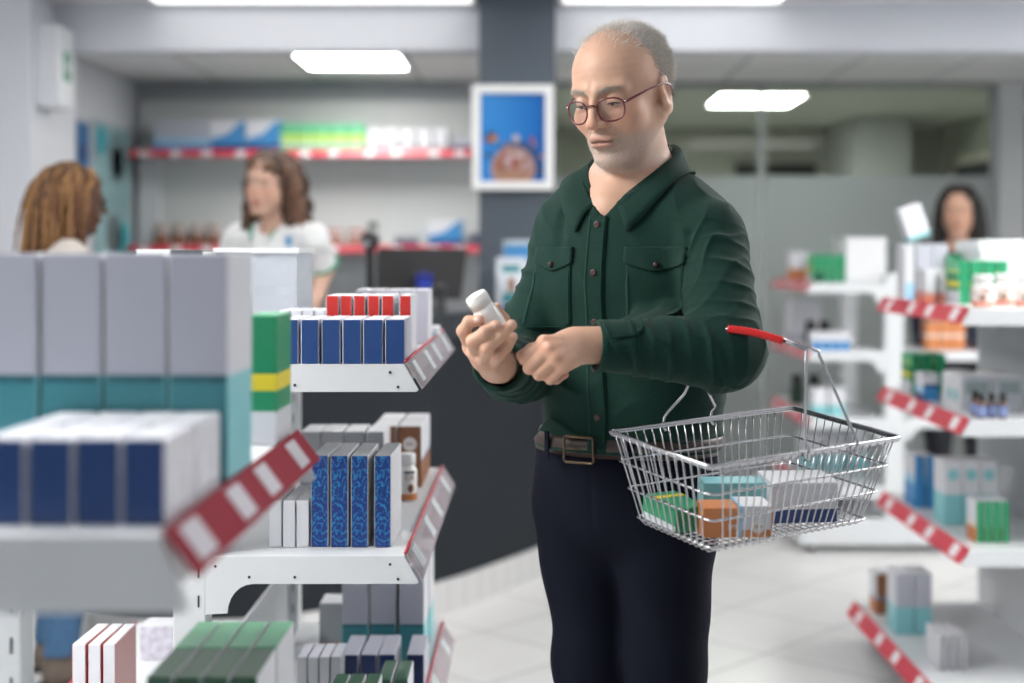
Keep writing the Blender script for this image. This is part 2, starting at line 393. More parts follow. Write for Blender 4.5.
# first-aid cabinet on the pillar, posters on the left wall
fa = tag(empty('first_aid_cabinet', (-2.228, 6.48, WZ(107, 6.4))), 'white wall cabinet with green cross sign on the pale pillar', 'cabinet')
MB().box(0, .085, -.105, .105, 0, .37, ch=.008).build('body', mat('cabinet_white', (.74, .76, .80), .4), fa)
MB().box(.085, .105, -.103, .103, .004, .366, ch=.006).build('door', mat('cabinet_door', (.78, .80, .83), .35), fa)
MB().box(.105, .108, -.055, .055, .125, .255).build('sign', mat('sign_green', (.05, .26, .16), .4), fa)
MB().box(.108, .1095, -.009, .009, .160, .220).box(.108, .1096, -.030, .030, .181, .199).build('cross', m_white, fa)
def poster(name, label, x0, x1, y0, y1, m_, bits=()):
    Ya = FPX*XL/(x0-CX); Yb = FPX*XL/(x1-CX)
    z0, z1 = WZ(y1, Ya), WZ(y0, Ya)
    p = tag(empty(name, (XL+.004, (Ya+Yb)/2, z0)), label, 'poster'); L = (Yb-Ya)/2; H = z1-z0
    MB().box(-.003, .012, -L, L, 0, H).build('frame', mat('poster_frame', (.45, .47, .48), .4), p)
    MB().box(.012, .014, -L+.015, L-.015, .02, H-.02).build('sheet', m_, p)
    for (u0, u1, v0, v1, mm) in bits:
        n = 16; cy_, cz_ = -L+(u0+u1)*L, H*(v0+v1)/2; ry, rz_ = (u1-u0)*L, H*(v1-v0)/2
        MB().prism([(cy_+ry*math.cos(2*PI*i/n), cz_+rz_*math.sin(2*PI*i/n)) for i in range(n)], 'x', .014, .0155).build('printed_shape', mm, p)
poster('wall_poster', 'narrow blue poster on the left wall beside the pillar', 72.5, 87, 117, 180, mat('poster_blue', (.03, .16, .38), .4, noise=.25, nscale=6), [(.2, .8, .3, .6, mat('poster_navy', (.01, .05, .16), .4))])
poster('wall_poster', 'large teal poster on the left wall near the shelves', 91, 128, 118, 262, mat('poster_teal', (.25, .42, .44), .4, noise=.35, nscale=4), [(.35, .85, .55, .95, mat('poster_grey', (.16, .24, .26), .4)), (.45, .75, .6, .85, mat('poster_dark', (.05, .07, .08), .4)), (.3, .75, .05, .35, mat('poster_ink', (.10, .14, .15), .4)), (.05, .3, .75, .97, mat('poster_cyan', (.02, .34, .42), .4)), (.6, .98, .02, .3, mat('poster_aqua', (.05, .42, .46), .4))])
# ------------------------------------------------------------------ lamps of the room, plus added light panels out of view
def panel_light(label, x0, x1, y0, y1, z, strength, group=None, tubes=0, col=(1, .985, .96)):
    p = tag(empty('ceiling_light', ((x0+x1)/2, (y0+y1)/2, z)), label, 'ceiling light', group)
    a, b = (x1-x0)/2, (y1-y0)/2
    MB().box(-a, a, -b, -b+.02, -.012, 0).box(-a, a, b-.02, b, -.012, 0).box(-a, -a+.02, -b+.02, b-.02, -.012, 0).box(a-.02, a, -b+.02, b-.02, -.012, 0).build('frame', m_white, p)
    em = mat('lamp_%.1f' % strength, col, .5, emis=strength)
    MB().box(-a+.02, a-.02, -b+.02, b-.02, -.006, 0).build('diffuser', em, p)
    return p
panel_light('long ceiling light panel left of the column in front of the beam', -1.75, -.26, 4.4, 6.58, CEILF, 1.7)
panel_light('long ceiling light panel right of the column in front of the beam', .12, 1.15, 4.4, 6.58, CEILF, 1.7)
panel_light('square recessed ceiling light above the pharmacy counter behind the beam', -1.33, -.72, 7.6, 8.4, CEIL, 22.)
panel_light('row of bright tube lights on the ceiling behind the glass', WX(716, 9.85), WX(806, 9.85), 9.72, 10.5, CEIL, 40.)
panel_light('added ceiling light panel out of view, lighting the man from the left', -2.6, -1.2, .9, 2.6, CEILF, 22., 'added ceiling lights out of frame')  # unseen panel added as key light for the man's face
panel_light('added ceiling light panel out of view, lighting the shop from the right', 1.6, 3.0, 2.6, 4.6, CEILF, 13., 'added ceiling lights out of frame')  # unseen panel added as extra light from the right
panel_light('added ceiling light panel out of view, brightening the woman on the right', 2.4, 3.4, 4.4, 5.6, CEILF, 13., 'added ceiling lights out of frame')  # unseen panel added to brighten the woman behind the right shelves
wd = bpy.data.worlds.new('world'); sc.world = wd; wd.use_nodes = True
wd.node_tree.nodes['Background'].inputs['Color'].default_value = (.86, .93, 1, 1); wd.node_tree.nodes['Background'].inputs['Strength'].default_value = .38
vs_ = sc.view_settings; sc.display_settings.display_device = 'sRGB'; vs_.view_transform = 'Standard'; vs_.look = 'None'; vs_.gamma = 1; vs_.exposure = 0; vs_.use_curve_mapping = False
sc.cycles.use_denoising = True
sc.cycles.max_bounces = 8; sc.cycles.transparent_max_bounces = 16; sc.cycles.sample_clamp_indirect = 6; sc.cycles.caustics_reflective = False; sc.cycles.caustics_refractive = False
# ================================================================== shelving units
ORD = ['first', 'second', 'third', 'fourth', 'fifth', 'sixth', 'seventh', 'eighth']
m_strip_red = mat('red_price_strip', (.62, .055, .085), .3, spec=.6)
m_strip_pink = mat('faded_red_strip', (.27, .028, .045), .75, spec=.12)
m_strip_clear = mat('clear_pink_plastic', (.50, .42, .46), .15, alpha=.62)
m_redline = mat('red_line', (.50, .03, .05), .3)
m_label = mat('price_label_paper', (.78, .76, .78), .5)
m_label_d = mat('price_label_dull', (.52, .50, .55), .5)
m_label_p = mat('price_label_faint', (.44, .48, .50), .5)
m_ink = mat('label_ink', (.16, .16, .18), .5)
def shelf(parent, Xf, Xb, Yn, Yf, z, strip=m_strip_red, lab=m_label, nl=4, ph=.046, lo=.026, bracket=True, redtop=False, lip=.042, screws=True):
    s = 1 if Xf > Xb else -1
    d = MB().box(min(Xf, Xb), max(Xf, Xb), Yn+.002, Yf-.002, z-.018, z).box(min(Xf-s*.015, Xf), max(Xf-s*.015, Xf), Yn+.002, Yf-.002, z-ph+.006, z-.018).build('shelf', m_metal_w, parent)
    poly = [(Xb, z+.001), (Xf, z+.001), (Xf+s*lo*.95, z-ph*.93), (Xf+s*lo*.8, z-ph)]
    if bracket:
        L = abs(Xf-Xb)
        poly += [(Xb+s*.24*L, z-ph)]
        for k in range(1, 7):
            a = k/6*PI/2; poly.append((Xb+s*(.24*L-.13*L*math.sin(a)), z-ph-.05*(1-math.cos(a))))
        poly += [(Xb+s*.0, z-ph-.052)]
    else: poly += [(Xb, z-ph)]
    if s < 0: poly = poly[::-1]
    for y0, y1 in ((Yn-.0015, Yn+.002), (Yf-.002, Yf+.0015)):
        e = MB().prism(poly[::-1], 'y', y0, y1).build('end_panel', m_metal_w, d)
    if screws:
        for fx, fz in ((.05, -.35), (.93, -.28), (.45, -.75), (.22, -.75), (.97, -.82)):
            M = Matrix.Translation((Xb+(Xf-Xb)*fx, Yn-.0016, z+fz*ph)) @ Matrix.Rotation(PI/2, 4, 'X')
            MB().lathe([(.0025, -.0003), (.0025, .0008), (.0015, .0012)], 10, 0, M).build('screw', m_screw, d)
    # price strip: slanted plastic channel along the front edge
    p0, p1 = (Xf+s*.001, z+.005), (Xf+s*(lo+.004), z-lip)
    nx, nz = (p1[1]-p0[1]), -(p1[0]-p0[0]); l = math.hypot(nx, nz); nx, nz = -s*nx/l, -s*nz/l
    if nx*s < 0: nx, nz = -nx, -nz
    th = .0025
    st = MB().prism([p0, p1, (p1[0]+nx*th, p1[1]+nz*th), (p0[0]+nx*th, p0[1]+nz*th)][::-s], 'y', Yn+.003, Yf-.003).build('price_strip', strip, d)
    if redtop:
        MB().tube([(Xf+s*.002, Yn+.003, z+.0055), (Xf+s*.002, Yf-.003, z+.0055)], .0028, 8).build('red_edge', m_redline, d)
    def on(u, v, off): return (p0[0]+(p1[0]-p0[0])*v+nx*off, Yn+(Yf-Yn)*u, p0[1]+(p1[1]-p0[1])*v+nz*off)
    for k in range(nl):
        u = (k+.38+.1*math.sin(k*2.3))/nl; w = .030/(Yf-Yn)
        q = [on(u-w, .14, th+.0006), on(u+w, .14, th+.0006), on(u+w, .86, th+.0006), on(u-w, .86, th+.0006)]
        r = [on(u-w, .14, th-.0002), on(u+w, .14, th-.0002), on(u+w, .86, th-.0002), on(u-w, .86, th-.0002)]
        pl = MB().add(q+r, [(0, 1, 2, 3), (7, 6, 5, 4), (0, 4, 5, 1), (1, 5, 6, 2), (2, 6, 7, 3), (3, 7, 4, 0)]).build('price_label', lab, d)
    return d
def post(parent, x0, x1, y0, y1, z0, z1, slots=True, ny=None):
    m = MB().box(x0, x1, y0, y1, z0, z1, ch=.003)
    p = m.build('post', m_metal_w, parent)
    if slots:
        q = MB(); n = int((z1-z0)/.05)
        for k in range(n):
            for xx in (x1-.012,):
                q.box(xx-.0015, xx+.0015, y0-.0008, y0+.001, z0+.03+k*.05, z0+.05+k*.05)
        q.build('slot', m_screw, p)
    return p
# --- far left unit (double sided)
LX, LP0, LP1, LN, LF = -.219, -.612, -.556, 2.415, 3.415
LZ = [1.192, .866, .493]
u = tag(empty('shelving_unit', (-.58, 2.9, 0)), 'white steel shelving unit with clear price strips between the man and the counter', 'shelving unit', None)
u.location = (0, 0, 0)
for y0 in (LN, LF-.05): post(u, LP0, LP1, y0, y0+.05, 0, 1.172)
for z in LZ: shelf(u, LX, LP1, LN, LF, z, m_strip_clear, m_label_p, 4, redtop=True, bracket=(z != LZ[0]))
for z in (LZ[0], LZ[2]): shelf(u, -.95, LP0, LN, LF, z, m_strip_clear, m_label_p, 3, redtop=True)
MB().box(LP0, LP1, LN, LF, 1.172, 1.192).build('top_plate', m_metal_w, u)
MB().box(-.95, LX, LN+.01, LF-.01, .06, .15, ch=.004).box(-.93, LX-.02, LN+.03, LF-.03, 0, .06).build('base', m_metal_w, u)
MB().box(LP0+.024, LP1-.024, LN+.05, LF-.05, .493, .64).build('low_panel', mat('hazy_panel', (.55, .57, .6), .3), u)
# --- nearest left unit
NX, NP0, NP1, NN, NF = -.305, -.70, -.641, 1.16, 1.83
NZ = [1.149, .82, .47]
u = tag(empty('shelving_unit', (0, 0, 0)), 'white shelving unit with faded red price strip, nearest to the camera', 'shelving unit')
for y0 in (NN, NF-.05): post(u, NP0, NP1, y0, y0+.05, 0, 1.13)
for i, z in enumerate(NZ): shelf(u, NX, NP1, NN, NF, z, m_strip_pink, m_label_d, 4, ph=.062, bracket=False, screws=False, lip=.034)
MB().box(NP0, NP1, NN, NF, 1.13, 1.149).build('top_plate', m_metal_w, u)
MB().box(NP0, NX, NN+.01, NF-.01, .06, .14, ch=.004).box(NP0, NX-.02, NN+.03, NF-.03, 0, .06).build('base', m_metal_w, u)
# --- near right unit
RX, RB, RN, RF = 1.255, 1.588, 4.08, 5.08
RZ = [1.221, .902, .529]; RZB = .137
u = tag(empty('shelving_unit', (0, 0, 0)), 'white shelving unit with bright red price strips on the right', 'shelving unit')
shelf(u, RX, 1.95, RN, RF, RZ[0], nl=4, screws=False, bracket=False)
for z in RZ[1:]: shelf(u, RX, RB, RN, RF, z, nl=4, screws=False, bracket=False)
shelf(u, 1.15, RB, RN, RF, RZB, nl=4, screws=False, bracket=False)
shelf(u, 2.06, RB+.05, RN, RF, RZB, nl=2, screws=False, bracket=False)
MB().box(RB, RB+.05, RN, RF, .05, RZ[0]-.018).build('back_panel', m_metal_w, u)
MB().box(1.19, 2.02, RN+.02, RF-.02, .03, .092).build('base', m_metal_w, u)
for x in (1.22, 1.98):
    for y in (RN+.06, RF-.06): MB().lathe([(.02, 0), (.02, .03)], 12, 0, Matrix.Translation((x, y, 0))).build('foot', m_black, u)
# --- rear right unit (double sided)
QX, QP0, QP1, QN, QF = 1.297, 1.635, 1.722, 6.6, 7.6
QZ = [1.245, .93, .617, .30]
u = tag(empty('shelving_unit', (0, 0, 0)), 'white double-sided shelving unit standing behind the basket near the glass wall', 'shelving unit')
for y0 in (QN, QF-.05): post(u, QP0, QP1, y0, y0+.05, .15, 1.29 if y0 < 7 else 1.42, slots=False)
for z in QZ: shelf(u, QX, QP0, QN, QF, z, nl=4, screws=False)
for z in QZ[1:3]: shelf(u, 2.06, QP1, QN, 6.95, z, nl=2, screws=False)
MB().box(1.233, 1.74, QN-.02, QF+.02, .03, .15, ch=.005).box(1.74, 2.06, QN-.02, 6.95, .03, .15, ch=.005).build('base', m_metal_w, u)
for x, ys_ in ((1.29, (QN+.03, QF-.05)), (2.0, (QN+.03, 6.92))):
    for y in ys_: MB().lathe([(.025, 0), (.025, .03)], 12, 0, Matrix.Translation((x, y, 0))).build('foot', m_black, u)
# ================================================================== products
P_ = {k: mat('card_'+k, c, r) for k, (c, r) in dict(
    white=((.62, .63, .67), .4), lilac=((.44, .45, .52), .4), grey=((.34, .35, .37), .45), dgrey=((.22, .22, .235), .45), blue=((.010, .045, .17), .35), dblue=((.006, .02, .10), .35),
    red=((.52, .025, .02), .35), teal=((.045, .23, .27), .4), lteal=((.22, .52, .56), .4), green=((.015, .25, .11), .4), lgreen=((.10, .42, .22), .4), dgreen=((.02, .09, .045), .4),
    yellow=((.75, .60, .03), .4), brown=((.24, .10, .045), .45), orange=((.55, .20, .07), .45), lblue=((.33, .55, .72), .4), sky=((.05, .24, .52), .35), pink=((.60, .30, .28), .4), cream=((.66, .62, .57), .45), navy=((.015, .03, .09), .4), mint=((.16, .45, .26), .4), limeband=((.36, .55, .10), .4), salmon=((.75, .22, .14), .4)).items()}
m_kvis = bpy.data.materials.new('card_blue_swirl'); m_kvis.use_nodes = True
nt = m_kvis.node_tree; b = nt.nodes['Principled BSDF']; b.inputs['Roughness'].default_value = .3
tc = nt.nodes.new('ShaderNodeTexCoord'); wv = nt.nodes.new('ShaderNodeTexWave'); wv.wave_type = 'RINGS'; wv.inputs['Scale'].default_value = 13; wv.inputs['Distortion'].default_value = 18; wv.inputs['Detail'].default_value = 3; wv.inputs['Detail Scale'].default_value = 2.5
mp = nt.nodes.new('ShaderNodeMapping'); mp.inputs['Scale'].default_value = (2.2, 1, 1.2); nt.links.new(tc.outputs['Object'], mp.inputs[0]); nt.links.new(mp.outputs[0], wv.inputs['Vector'])
cr = nt.nodes.new('ShaderNodeValToRGB'); cr.color_ramp.elements[0].position = .62; cr.color_ramp.elements[0].color = (.006, .028, .17, 1); cr.color_ramp.elements[1].position = 1; cr.color_ramp.elements[1].color = (.015, .19, .42, 1)
nt.links.new(wv.outputs['Fac'], cr.inputs[0]); nt.links.new(cr.outputs[0], b.inputs['Base Color'])
P_['swirl'] = m_kvis
m_marble = mat('card_marbled', (.50, .48, .55), .4, noise=.35, nscale=60); P_['marble'] = m_marble
P_['pattern_w'] = mat('card_printed_white', (.66, .66, .70), .4, noise=.22, nscale=45)
P_['tealedge'] = mat('card_teal_foil', (.02, .12, .15), .3, noise=.4, nscale=90)
CM = {}
def carton_mesh(w, d, h, front, left, right, top):
    key = (round(w, 4), round(d, 4), round(h, 4), str(front), str(left), str(right), top)
    if key in CM: return CM[key]
    ch = min(.0011, w*.04); a, b = w/2, d
    def ring(z, i): return [(-a+i+ch, i, z), (a-i-ch, i, z), (a-i, i+ch, z), (a-i, b-i-ch, z), (a-i-ch, b-i, z), (-a+i+ch, b-i, z), (-a+i, b-i-ch, z), (-a+i, i+ch, z)]
    cuts = sorted({f for s in (front, left, right) for f, _ in s if 0 < f < 1})
    zs = [(0, ch), (ch, 0)]+[(c*h, 0) for c in cuts]+[(h-ch, 0), (h, ch)]
    names = sorted({k for s in (front, left, right) for _, k in s} | {top}); mi = {k: i for i, k in enumerate(names)}
    def pick(s, z):
        for f, k in s:
            if z <= f*h+1e-6: return k
        return s[-1][1]
    vs = [p for z, i in zs for p in ring(z, i)]; fs = []; ms = []
    for r in range(len(zs)-1):
        zm = (zs[r][0]+zs[r+1][0])/2
        for k in range(8):
            k2 = (k+1) % 8; fs.append((r*8+k, r*8+k2, r*8+8+k2, r*8+8+k))
            ms.append(mi[pick(front if k in (0, 4) else right if k in (1, 2, 3) else left, zm)])
    fs.append(list(range(8))[::-1]); ms.append(mi[top]); o = (len(zs)-1)*8; fs.append([o+k for k in range(8)]); ms.append(mi[top])
    me = bpy.data.meshes.new('carton'); me.from_pydata(vs, [], fs); me.polygons.foreach_set('material_index', ms); me.update()
    for k in names: me.materials.append(P_[k])
    CM[key] = me; return me
FLAPS = {}
def carton(name, label, x, y, z, w, d, h, front, side=None, top='white', left=None, rz=0, group=None, cat='box', flap=True):
    """x = centre, y = front face; bands are lists of (upper fraction, material key)"""
    def L(s): return [(1, s)] if isinstance(s, str) else list(s)
    front = L(front); side = L(side) if side is not None else front; left = L(left) if left is not None else side
    o = link(name, carton_mesh(w, d, h, front, left, side, top)); o.location = (x, y, z+.0004); o.rotation_euler = (0, 0, math.radians(rz))
    tag(o, label, cat, group)
    if flap:
        k = (round(w, 4), round(d, 4), round(h, 4), top)
        if k not in FLAPS:
            FLAPS[k] = MB().box(-w/2+.0012, w/2-.0012, .002, d-.0012, h, h+.0006).box(-w/2+.002, w/2-.002, .0006, .0018, h-.010, h+.0004).mesh('top_flap'); FLAPS[k].materials.append(P_[top])
        link('top_flap', FLAPS[k], None, o)
    return o
def row(name, labels, pxs, Y, z, d, h, front, jitter=1.0, **kw):
    """one carton per (x0,x1) pixel pair of its front face, at depth Y"""
    out = []
    for (a, b), lb in zip(pxs, labels):
        xa, xb = WX(a, Y), WX(b, Y)
        out.append(carton(name, lb, (xa+xb)/2, Y+random.uniform(0, .004)*jitter, z, xb-xa, d, h, front, rz=random.uniform(-1, 1)*jitter, **kw))
    return out
def labs(fmt, n, frm='left'): return [fmt.format(ORD[i]) for i in range(n)]
blue_s = dict(front=[(1, 'blue')], side='lilac', left='lilac', top='white')
# ---- nearest unit, top shelf
z = NZ[0]
row('medicine_box', labs('{} tall grey and teal carton from the left on the nearest shelf', 4), [(-22, 36), (40, 100), (104, 165), (169, 228)], 1.42, z, .12, .231, [(.44, 'teal'), (.475, 'tealedge'), (1, 'lilac')], side=[(.47, 'lteal'), (1, 'white')], top='white', group='tall cartons on the nearest shelf')
fx = [(-20, 24), (28, 72), (75, 119), (122, 165)]
row('pill_box', labs('{} dark blue box from the left in the nearest shelf front row', 4), fx, 1.207, z, .105, .073, 'blue', side='pattern_w', left='lilac', top='white', group='blue boxes in the nearest shelf front row')
Yb = 1.318
r2 = [(CX+(a-CX)*1.207/Yb, CX+(b-CX)*1.207/Yb) for a, b in fx]
row('pill_box', labs('{} white-topped box from the left behind the nearest blue row', 4), r2, Yb, z, .095, .073, 'blue', side='pattern_w', left='lilac', top='white', group='boxes behind the nearest blue row')
carton('medicine_box', 'green carton with yellow band and white base at the end of the nearest shelf', -.327, 1.715, z, .036, .10, .156, [(.26, 'white'), (.42, 'green'), (.55, 'yellow'), (1, 'green')], side=[(.26, 'white'), (.42, 'green'), (.55, 'yellow'), (1, 'green')], top='lgreen')
# ---- nearest unit, second shelf: two rows of green boxes
gy = [1.575, 1.697]
for r, nm in ((0, 'front'), (1, 'back')):
    for k in range(4):
        carton('tablet_box', '%s green-topped box from the left in the %s row under the nearest shelf' % (ORD[k], nm), -.414+k*.0315, gy[r], NZ[1], .029, .118, .09, 'dgreen' if r == 0 else 'mint', side='white', left='dgreen', top='mint' if r else 'dgreen', rz=random.uniform(-.8, .8), group='green boxes in the %s row' % nm)  # same product; front row coloured darker for the shade of the shelf above
# ---- far left unit, top shelf
z = LZ[0]
row('pill_box', labs('{} dark blue box from the left beside the price strip on the top shelf', 6), [(280, 298), (300.8, 318.6), (321.5, 340), (342.4, 361), (363, 382.7), (385, 404.6)], 2.425, z, .15, .0755, 'blue', side='lilac', left='lilac', top='white', group='blue boxes on the top shelf by the man')
row('pill_box', labs('{} red box from the left behind the blue boxes', 6), [(326, 338.6), (340.3, 351.6), (353.5, 364.8), (367.5, 379), (381.7, 393.6), (399.4, 411)], 2.60, z, .13, .111, 'red', side='white', left='white', top='white', group='red boxes behind the blue boxes')
row('pill_box', labs('{} pale grey box from the left behind the red boxes', 5), [(356, 369), (371, 384), (386, 399), (400, 413), (414.5, 428)], 2.98, z, .12, .112, 'lilac', side='white', left='white', top='white', group='pale boxes behind the red boxes')
row('pill_box', labs('{} low white box from the left behind the blue boxes, left of the red', 4), [(279, 289), (291, 301), (303, 313), (314.5, 324)], 2.62, z, .13, .083, 'white', side='white', top='white', group='low white boxes left of the red boxes')
carton('tablet_box', 'flat white and green box at the far corner of the top shelf', WX(424, 3.25)+.01, 3.2, z, .05, .10, .022, [(.5, 'lteal'), (1, 'white')], side='white')
# frosted bin and white tray on the top shelf
Yq = 2.75
m_bin = glass_mat('frosted_plastic', (.93, .95, .98), .5, True)
m_bin2 = mat('frosted_plastic_bin', (.50, .53, .58), .3, alpha=.55)
bn = tag(empty('storage_bin', ((WX(216, Yq)+WX(297, Yq))/2, Yq, z)), 'translucent frosted plastic bin behind the green carton on the top shelf', 'bin')
wb, hb = (WX(297, Yq)-WX(216, Yq))/2, WZ(249, Yq)-z
MB().box(-wb, wb, 0, .003, .0008, hb).box(-wb, wb, .197, .20, .0008, hb).box(-wb, -wb+.003, .003, .197, .0008, hb).box(wb-.003, wb, .003, .197, .0008, hb).box(-wb, wb, 0, .2, .0008, .003).build('body', m_bin2, bn)
MB().box(-wb-.004, wb+.004, -.004, .006, hb-.008, hb+.002).box(-wb-.004, wb+.004, .194, .204, hb-.008, hb+.002).box(-wb-.004, -wb+.006, .006, .194, hb-.008, hb+.002).box(wb-.006, wb+.004, .006, .194, hb-.008, hb+.002).build('rim', m_white, bn)
MB().box(-wb*.55, -wb*.2, -.001, 0, hb*.30, hb*.62).build('sticker', mat('bin_sticker', (.50, .52, .55), .5), bn)
tr = tag(empty('storage_tray', ((WX(136, Yq)+WX(212, Yq))/2, Yq, z)), 'white tray box with a dark slot, left of the frosted bin', 'box')
wb = (WX(212, Yq)-WX(136, Yq))/2
MB().box(-wb, wb, 0, .2, .0008, hb-.006, ch=.003).build('body', m_white, tr)
MB().box(-wb*.1, wb*.75, -.002, .08, hb-.022, hb-.002, ch=.002).build('dark_slot', m_black, tr)
MB().box(-wb, -wb*.12, .0, .2, hb-.006, hb-.001).build('rim', m_white, tr)
# ---- far left unit, middle shelf
z = LZ[1]
row('supplement_box', labs('{} tall blue swirl-printed box from the left on the middle shelf', 4), [(310.6, 328), (330.5, 348), (351, 368), (374.3, 391)], 2.49, z, .17, .160, [(.62, 'swirl'), (1, 'swirl')], side='white', left='grey', top='grey', group='blue swirl boxes on the middle shelf')
row('tablet_box', labs('{} narrow white box from the left beside the blue swirl boxes', 3), [(269, 281.4), (283, 295), (296.4, 308.6)], 2.49, z, .16, .082, 'white', side='white', top='grey', group='narrow white boxes on the middle shelf')
row('tablet_box', labs('{} white-topped box from the left behind the blue swirl boxes', 4), [(300, 320), (321.5, 342), (344, 364), (366, 384)], 3.0, z, .13, .138, 'grey', side='white', top='white', group='white boxes behind the blue swirl boxes')
m_txt_w = mat('white_print', (.75, .72, .70), .5); m_txt_b = mat('brown_print', (.22, .08, .04), .5)
for r, (Y, nm) in enumerate(((3.13, 'front'), (3.262, 'back'))):
    for k, (a, b) in enumerate(((372.5, 396.5), (398.2, 421.5))):
        xa, xb = WX(a, 3.13), WX(b, 3.13)
        o = carton('sunscreen_box', '%s brown and white carton in the %s pair beside the price strip' % (('left', 'right')[k], nm), (xa+xb)/2, Y, z, xb-xa, .122, .134, 'brown', side=[(.42, 'brown'), (.45, 'sky'), (1, 'white')], left='brown', top='white', group='brown sunscreen cartons')
        if r == 0:
            hw = (xb-xa)/2
            MB().prism([(.015*math.cos(2*PI*i/28), .095+.015*math.sin(2*PI*i/28)) for i in range(28)][::-1], 'y', -.0006, .0002).build('round_badge', m_txt_w, o)
            text('50+', .0125, (0, -.0008, .095), (PI/2, 0, 0), m_txt_b, o)
            text('BLOCK', .0085, (0, -.0006, .068), (PI/2, 0, 0), mat('tan_print', (.42, .25, .16), .5), o)
def bottle(name, label, x, y, z, r, h, bodym, capm, labelbands=(), capr=.78, caph=.2, group=None, cat='bottle', seg=28, rib=True):
    o = tag(empty(name, (x, y, z+.0004)), label, cat, group)
    hb = h*(1-caph)
    MB().lathe([(r*.86, 0), (r*.97, .002), (r, .006), (r, hb*.80), (r*.96, hb*.87), (r*.80, hb*.95), (r*capr*.9, hb), (r*capr*.9, hb+.002)], seg).build('body', bodym, o)
    MB().lathe([(r*capr, hb+.001), (r*capr, h-.003), (r*capr*.95, h-.0008), (r*capr*.85, h)], seg).build('cap', capm, o)
    for (z0, z1, mm) in labelbands:
        MB().lathe([(r*1.006, hb*z0), (r*1.012, hb*z0+.0005), (r*1.012, hb*z1-.0005), (r*1.006, hb*z1)], seg).build('label', mm, o)
    return o
m_bw = mat('white_plastic_bottle', (.78, .78, .76), .35); m_cap = mat('white_cap', (.74, .74, .73), .4)
Yb = 2.965
ob = bottle('pill_bottle', 'small white pill bottle with brown label print before the brown cartons', WX(407.5, Yb), Yb, z, .0200, .0985, m_bw, m_cap, [(.04, .22, P_['orange']), (.22, .86, mat('bottle_label', (.70, .68, .66), .4))], capr=.86, caph=.24)
text('CA', .014, (.006, -.0209, .05), (PI/2, 0, .25), m_txt_b, ob, 'lettering', .0004)
MB().box(-.004, .016, -.0208, -.0200, .059, .063).build('print_line', P_['navy'], ob)
MB().sphere((.007, -.0175, .028), (.0075, .0035, .010), 10, 6).build('printed_nut', m_txt_b, ob)
# ---- far left unit, low shelf
z = LZ[2]
gt = [(.36, 'teal'), (.385, 'tealedge'), (1, 'lilac')]; gts = [(.37, 'lteal'), (1, 'white')]
row('medicine_box', labs('{} tall grey and teal carton from the left on the low shelf', 3), [(342, 368), (370, 395.5), (399.5, 424)], 3.10, z, .12, .205, gt, side=gts, top='white', group='tall grey cartons on the low shelf')
row('medicine_box', ['tall white carton half hidden at the right end of the low shelf row'], [(406, 430)], 3.235, z, .12, .215, gt, side=gts, top='white')
carton('cream_box', 'squat grey carton with an orange base line left of the tall cartons', WX(336, 3.2), 3.2, z, .075, .09, .10, [(.06, 'brown'), (.12, 'orange'), (1, 'grey')], side='grey', top='white')
row('tablet_box', labs('{} small grey box from the left in the low shelf front row', 4), [(296.5, 306.8), (308, 318.2), (319.4, 329.4), (330.6, 340.4)], 2.80, z, .10, .092, 'grey', side='grey', top='lilac', group='small grey boxes on the low shelf')
row('pill_box', labs('{} dark blue box with pale top from the left on the low shelf', 4), [(341.5, 358.3), (360.3, 376.8), (378.8, 395), (406.5, 424)], 2.87, z, .15, .0765, 'dblue', side='lilac', left='lilac', top='lilac', group='blue boxes on the low shelf')
row('tablet_box', labs('{} dark green box from the left before the low shelf blue boxes', 2), [(378, 391), (394, 408)], 2.67, z, .13, .086, 'dgreen', side='white', top='dgreen', group='dark green boxes in front on the low shelf')
row('tablet_box', labs('{} dark green box from the left at the lowest picture edge', 3), [(326, 341), (343, 358), (360, 374)], 2.53, z, .12, .104, 'dgreen', side='white', top='dgreen', group='dark green boxes cut by the frame')
# ---- far left unit, left side low shelf
row('tablet_box', labs('{} thin white and red box from the left under the nearest shelf', 3), [(72, 85.5), (88, 100.5), (103, 115)], 2.5, z, .14, .2, [(.3, 'white'), (1, 'white')], side=[(1, 'pink')], left='red', top='white', group='thin red and white boxes')
carton('cream_box', 'small marbled lilac box behind the thin red boxes', WX(160, 3.1), 3.1, z, .088, .08, .075, 'marble', top='white')
# ---- near right unit
gb = [(.30, 'white'), (.40, 'green'), (.52, 'yellow'), (.72, 'green'), (.80, 'limeband'), (1, 'lgreen')]
z = RZ[0]
row('medicine_box', labs('{} pale blue and lilac carton from the left under the tilted box', 2), [(916.5, 932), (933.5, 948)], 4.93, z, .11, .193, [(.14, 'lblue'), (1, 'lilac')], left=[(.3, 'lblue'), (1, 'white')], side='white', top='white', jitter=.3, group='pale cartons under the tilted box')
row('medicine_box', ['narrow white and blue carton left of the pale lilac cartons'], [(905, 914)], 4.93, z, .11, .193, [(.3, 'lblue'), (1, 'white')], side='white', top='white', jitter=.3)
tl = carton('medicine_box', 'white carton with teal end lying tilted on the pale cartons', 0, 0, 0, .075, .07, .115, [(.12, 'lteal'), (1, 'white')], top='white')
tl.location = (WX(921, 4.96), 4.965, z+.2155); tl.rotation_euler = (0, math.radians(-19), 0)
row('cream_box', labs('{} white and orange carton from the left beside the green stack', 2), [(926, 936), (940, 946)], 4.62, z, .12, .110, [(.2, 'salmon'), (.3, 'pink'), (1, 'white')], left=[(.2, 'salmon'), (.35, 'pink'), (1, 'white')], side='white', top='white', jitter=.4, group='white and orange cartons')
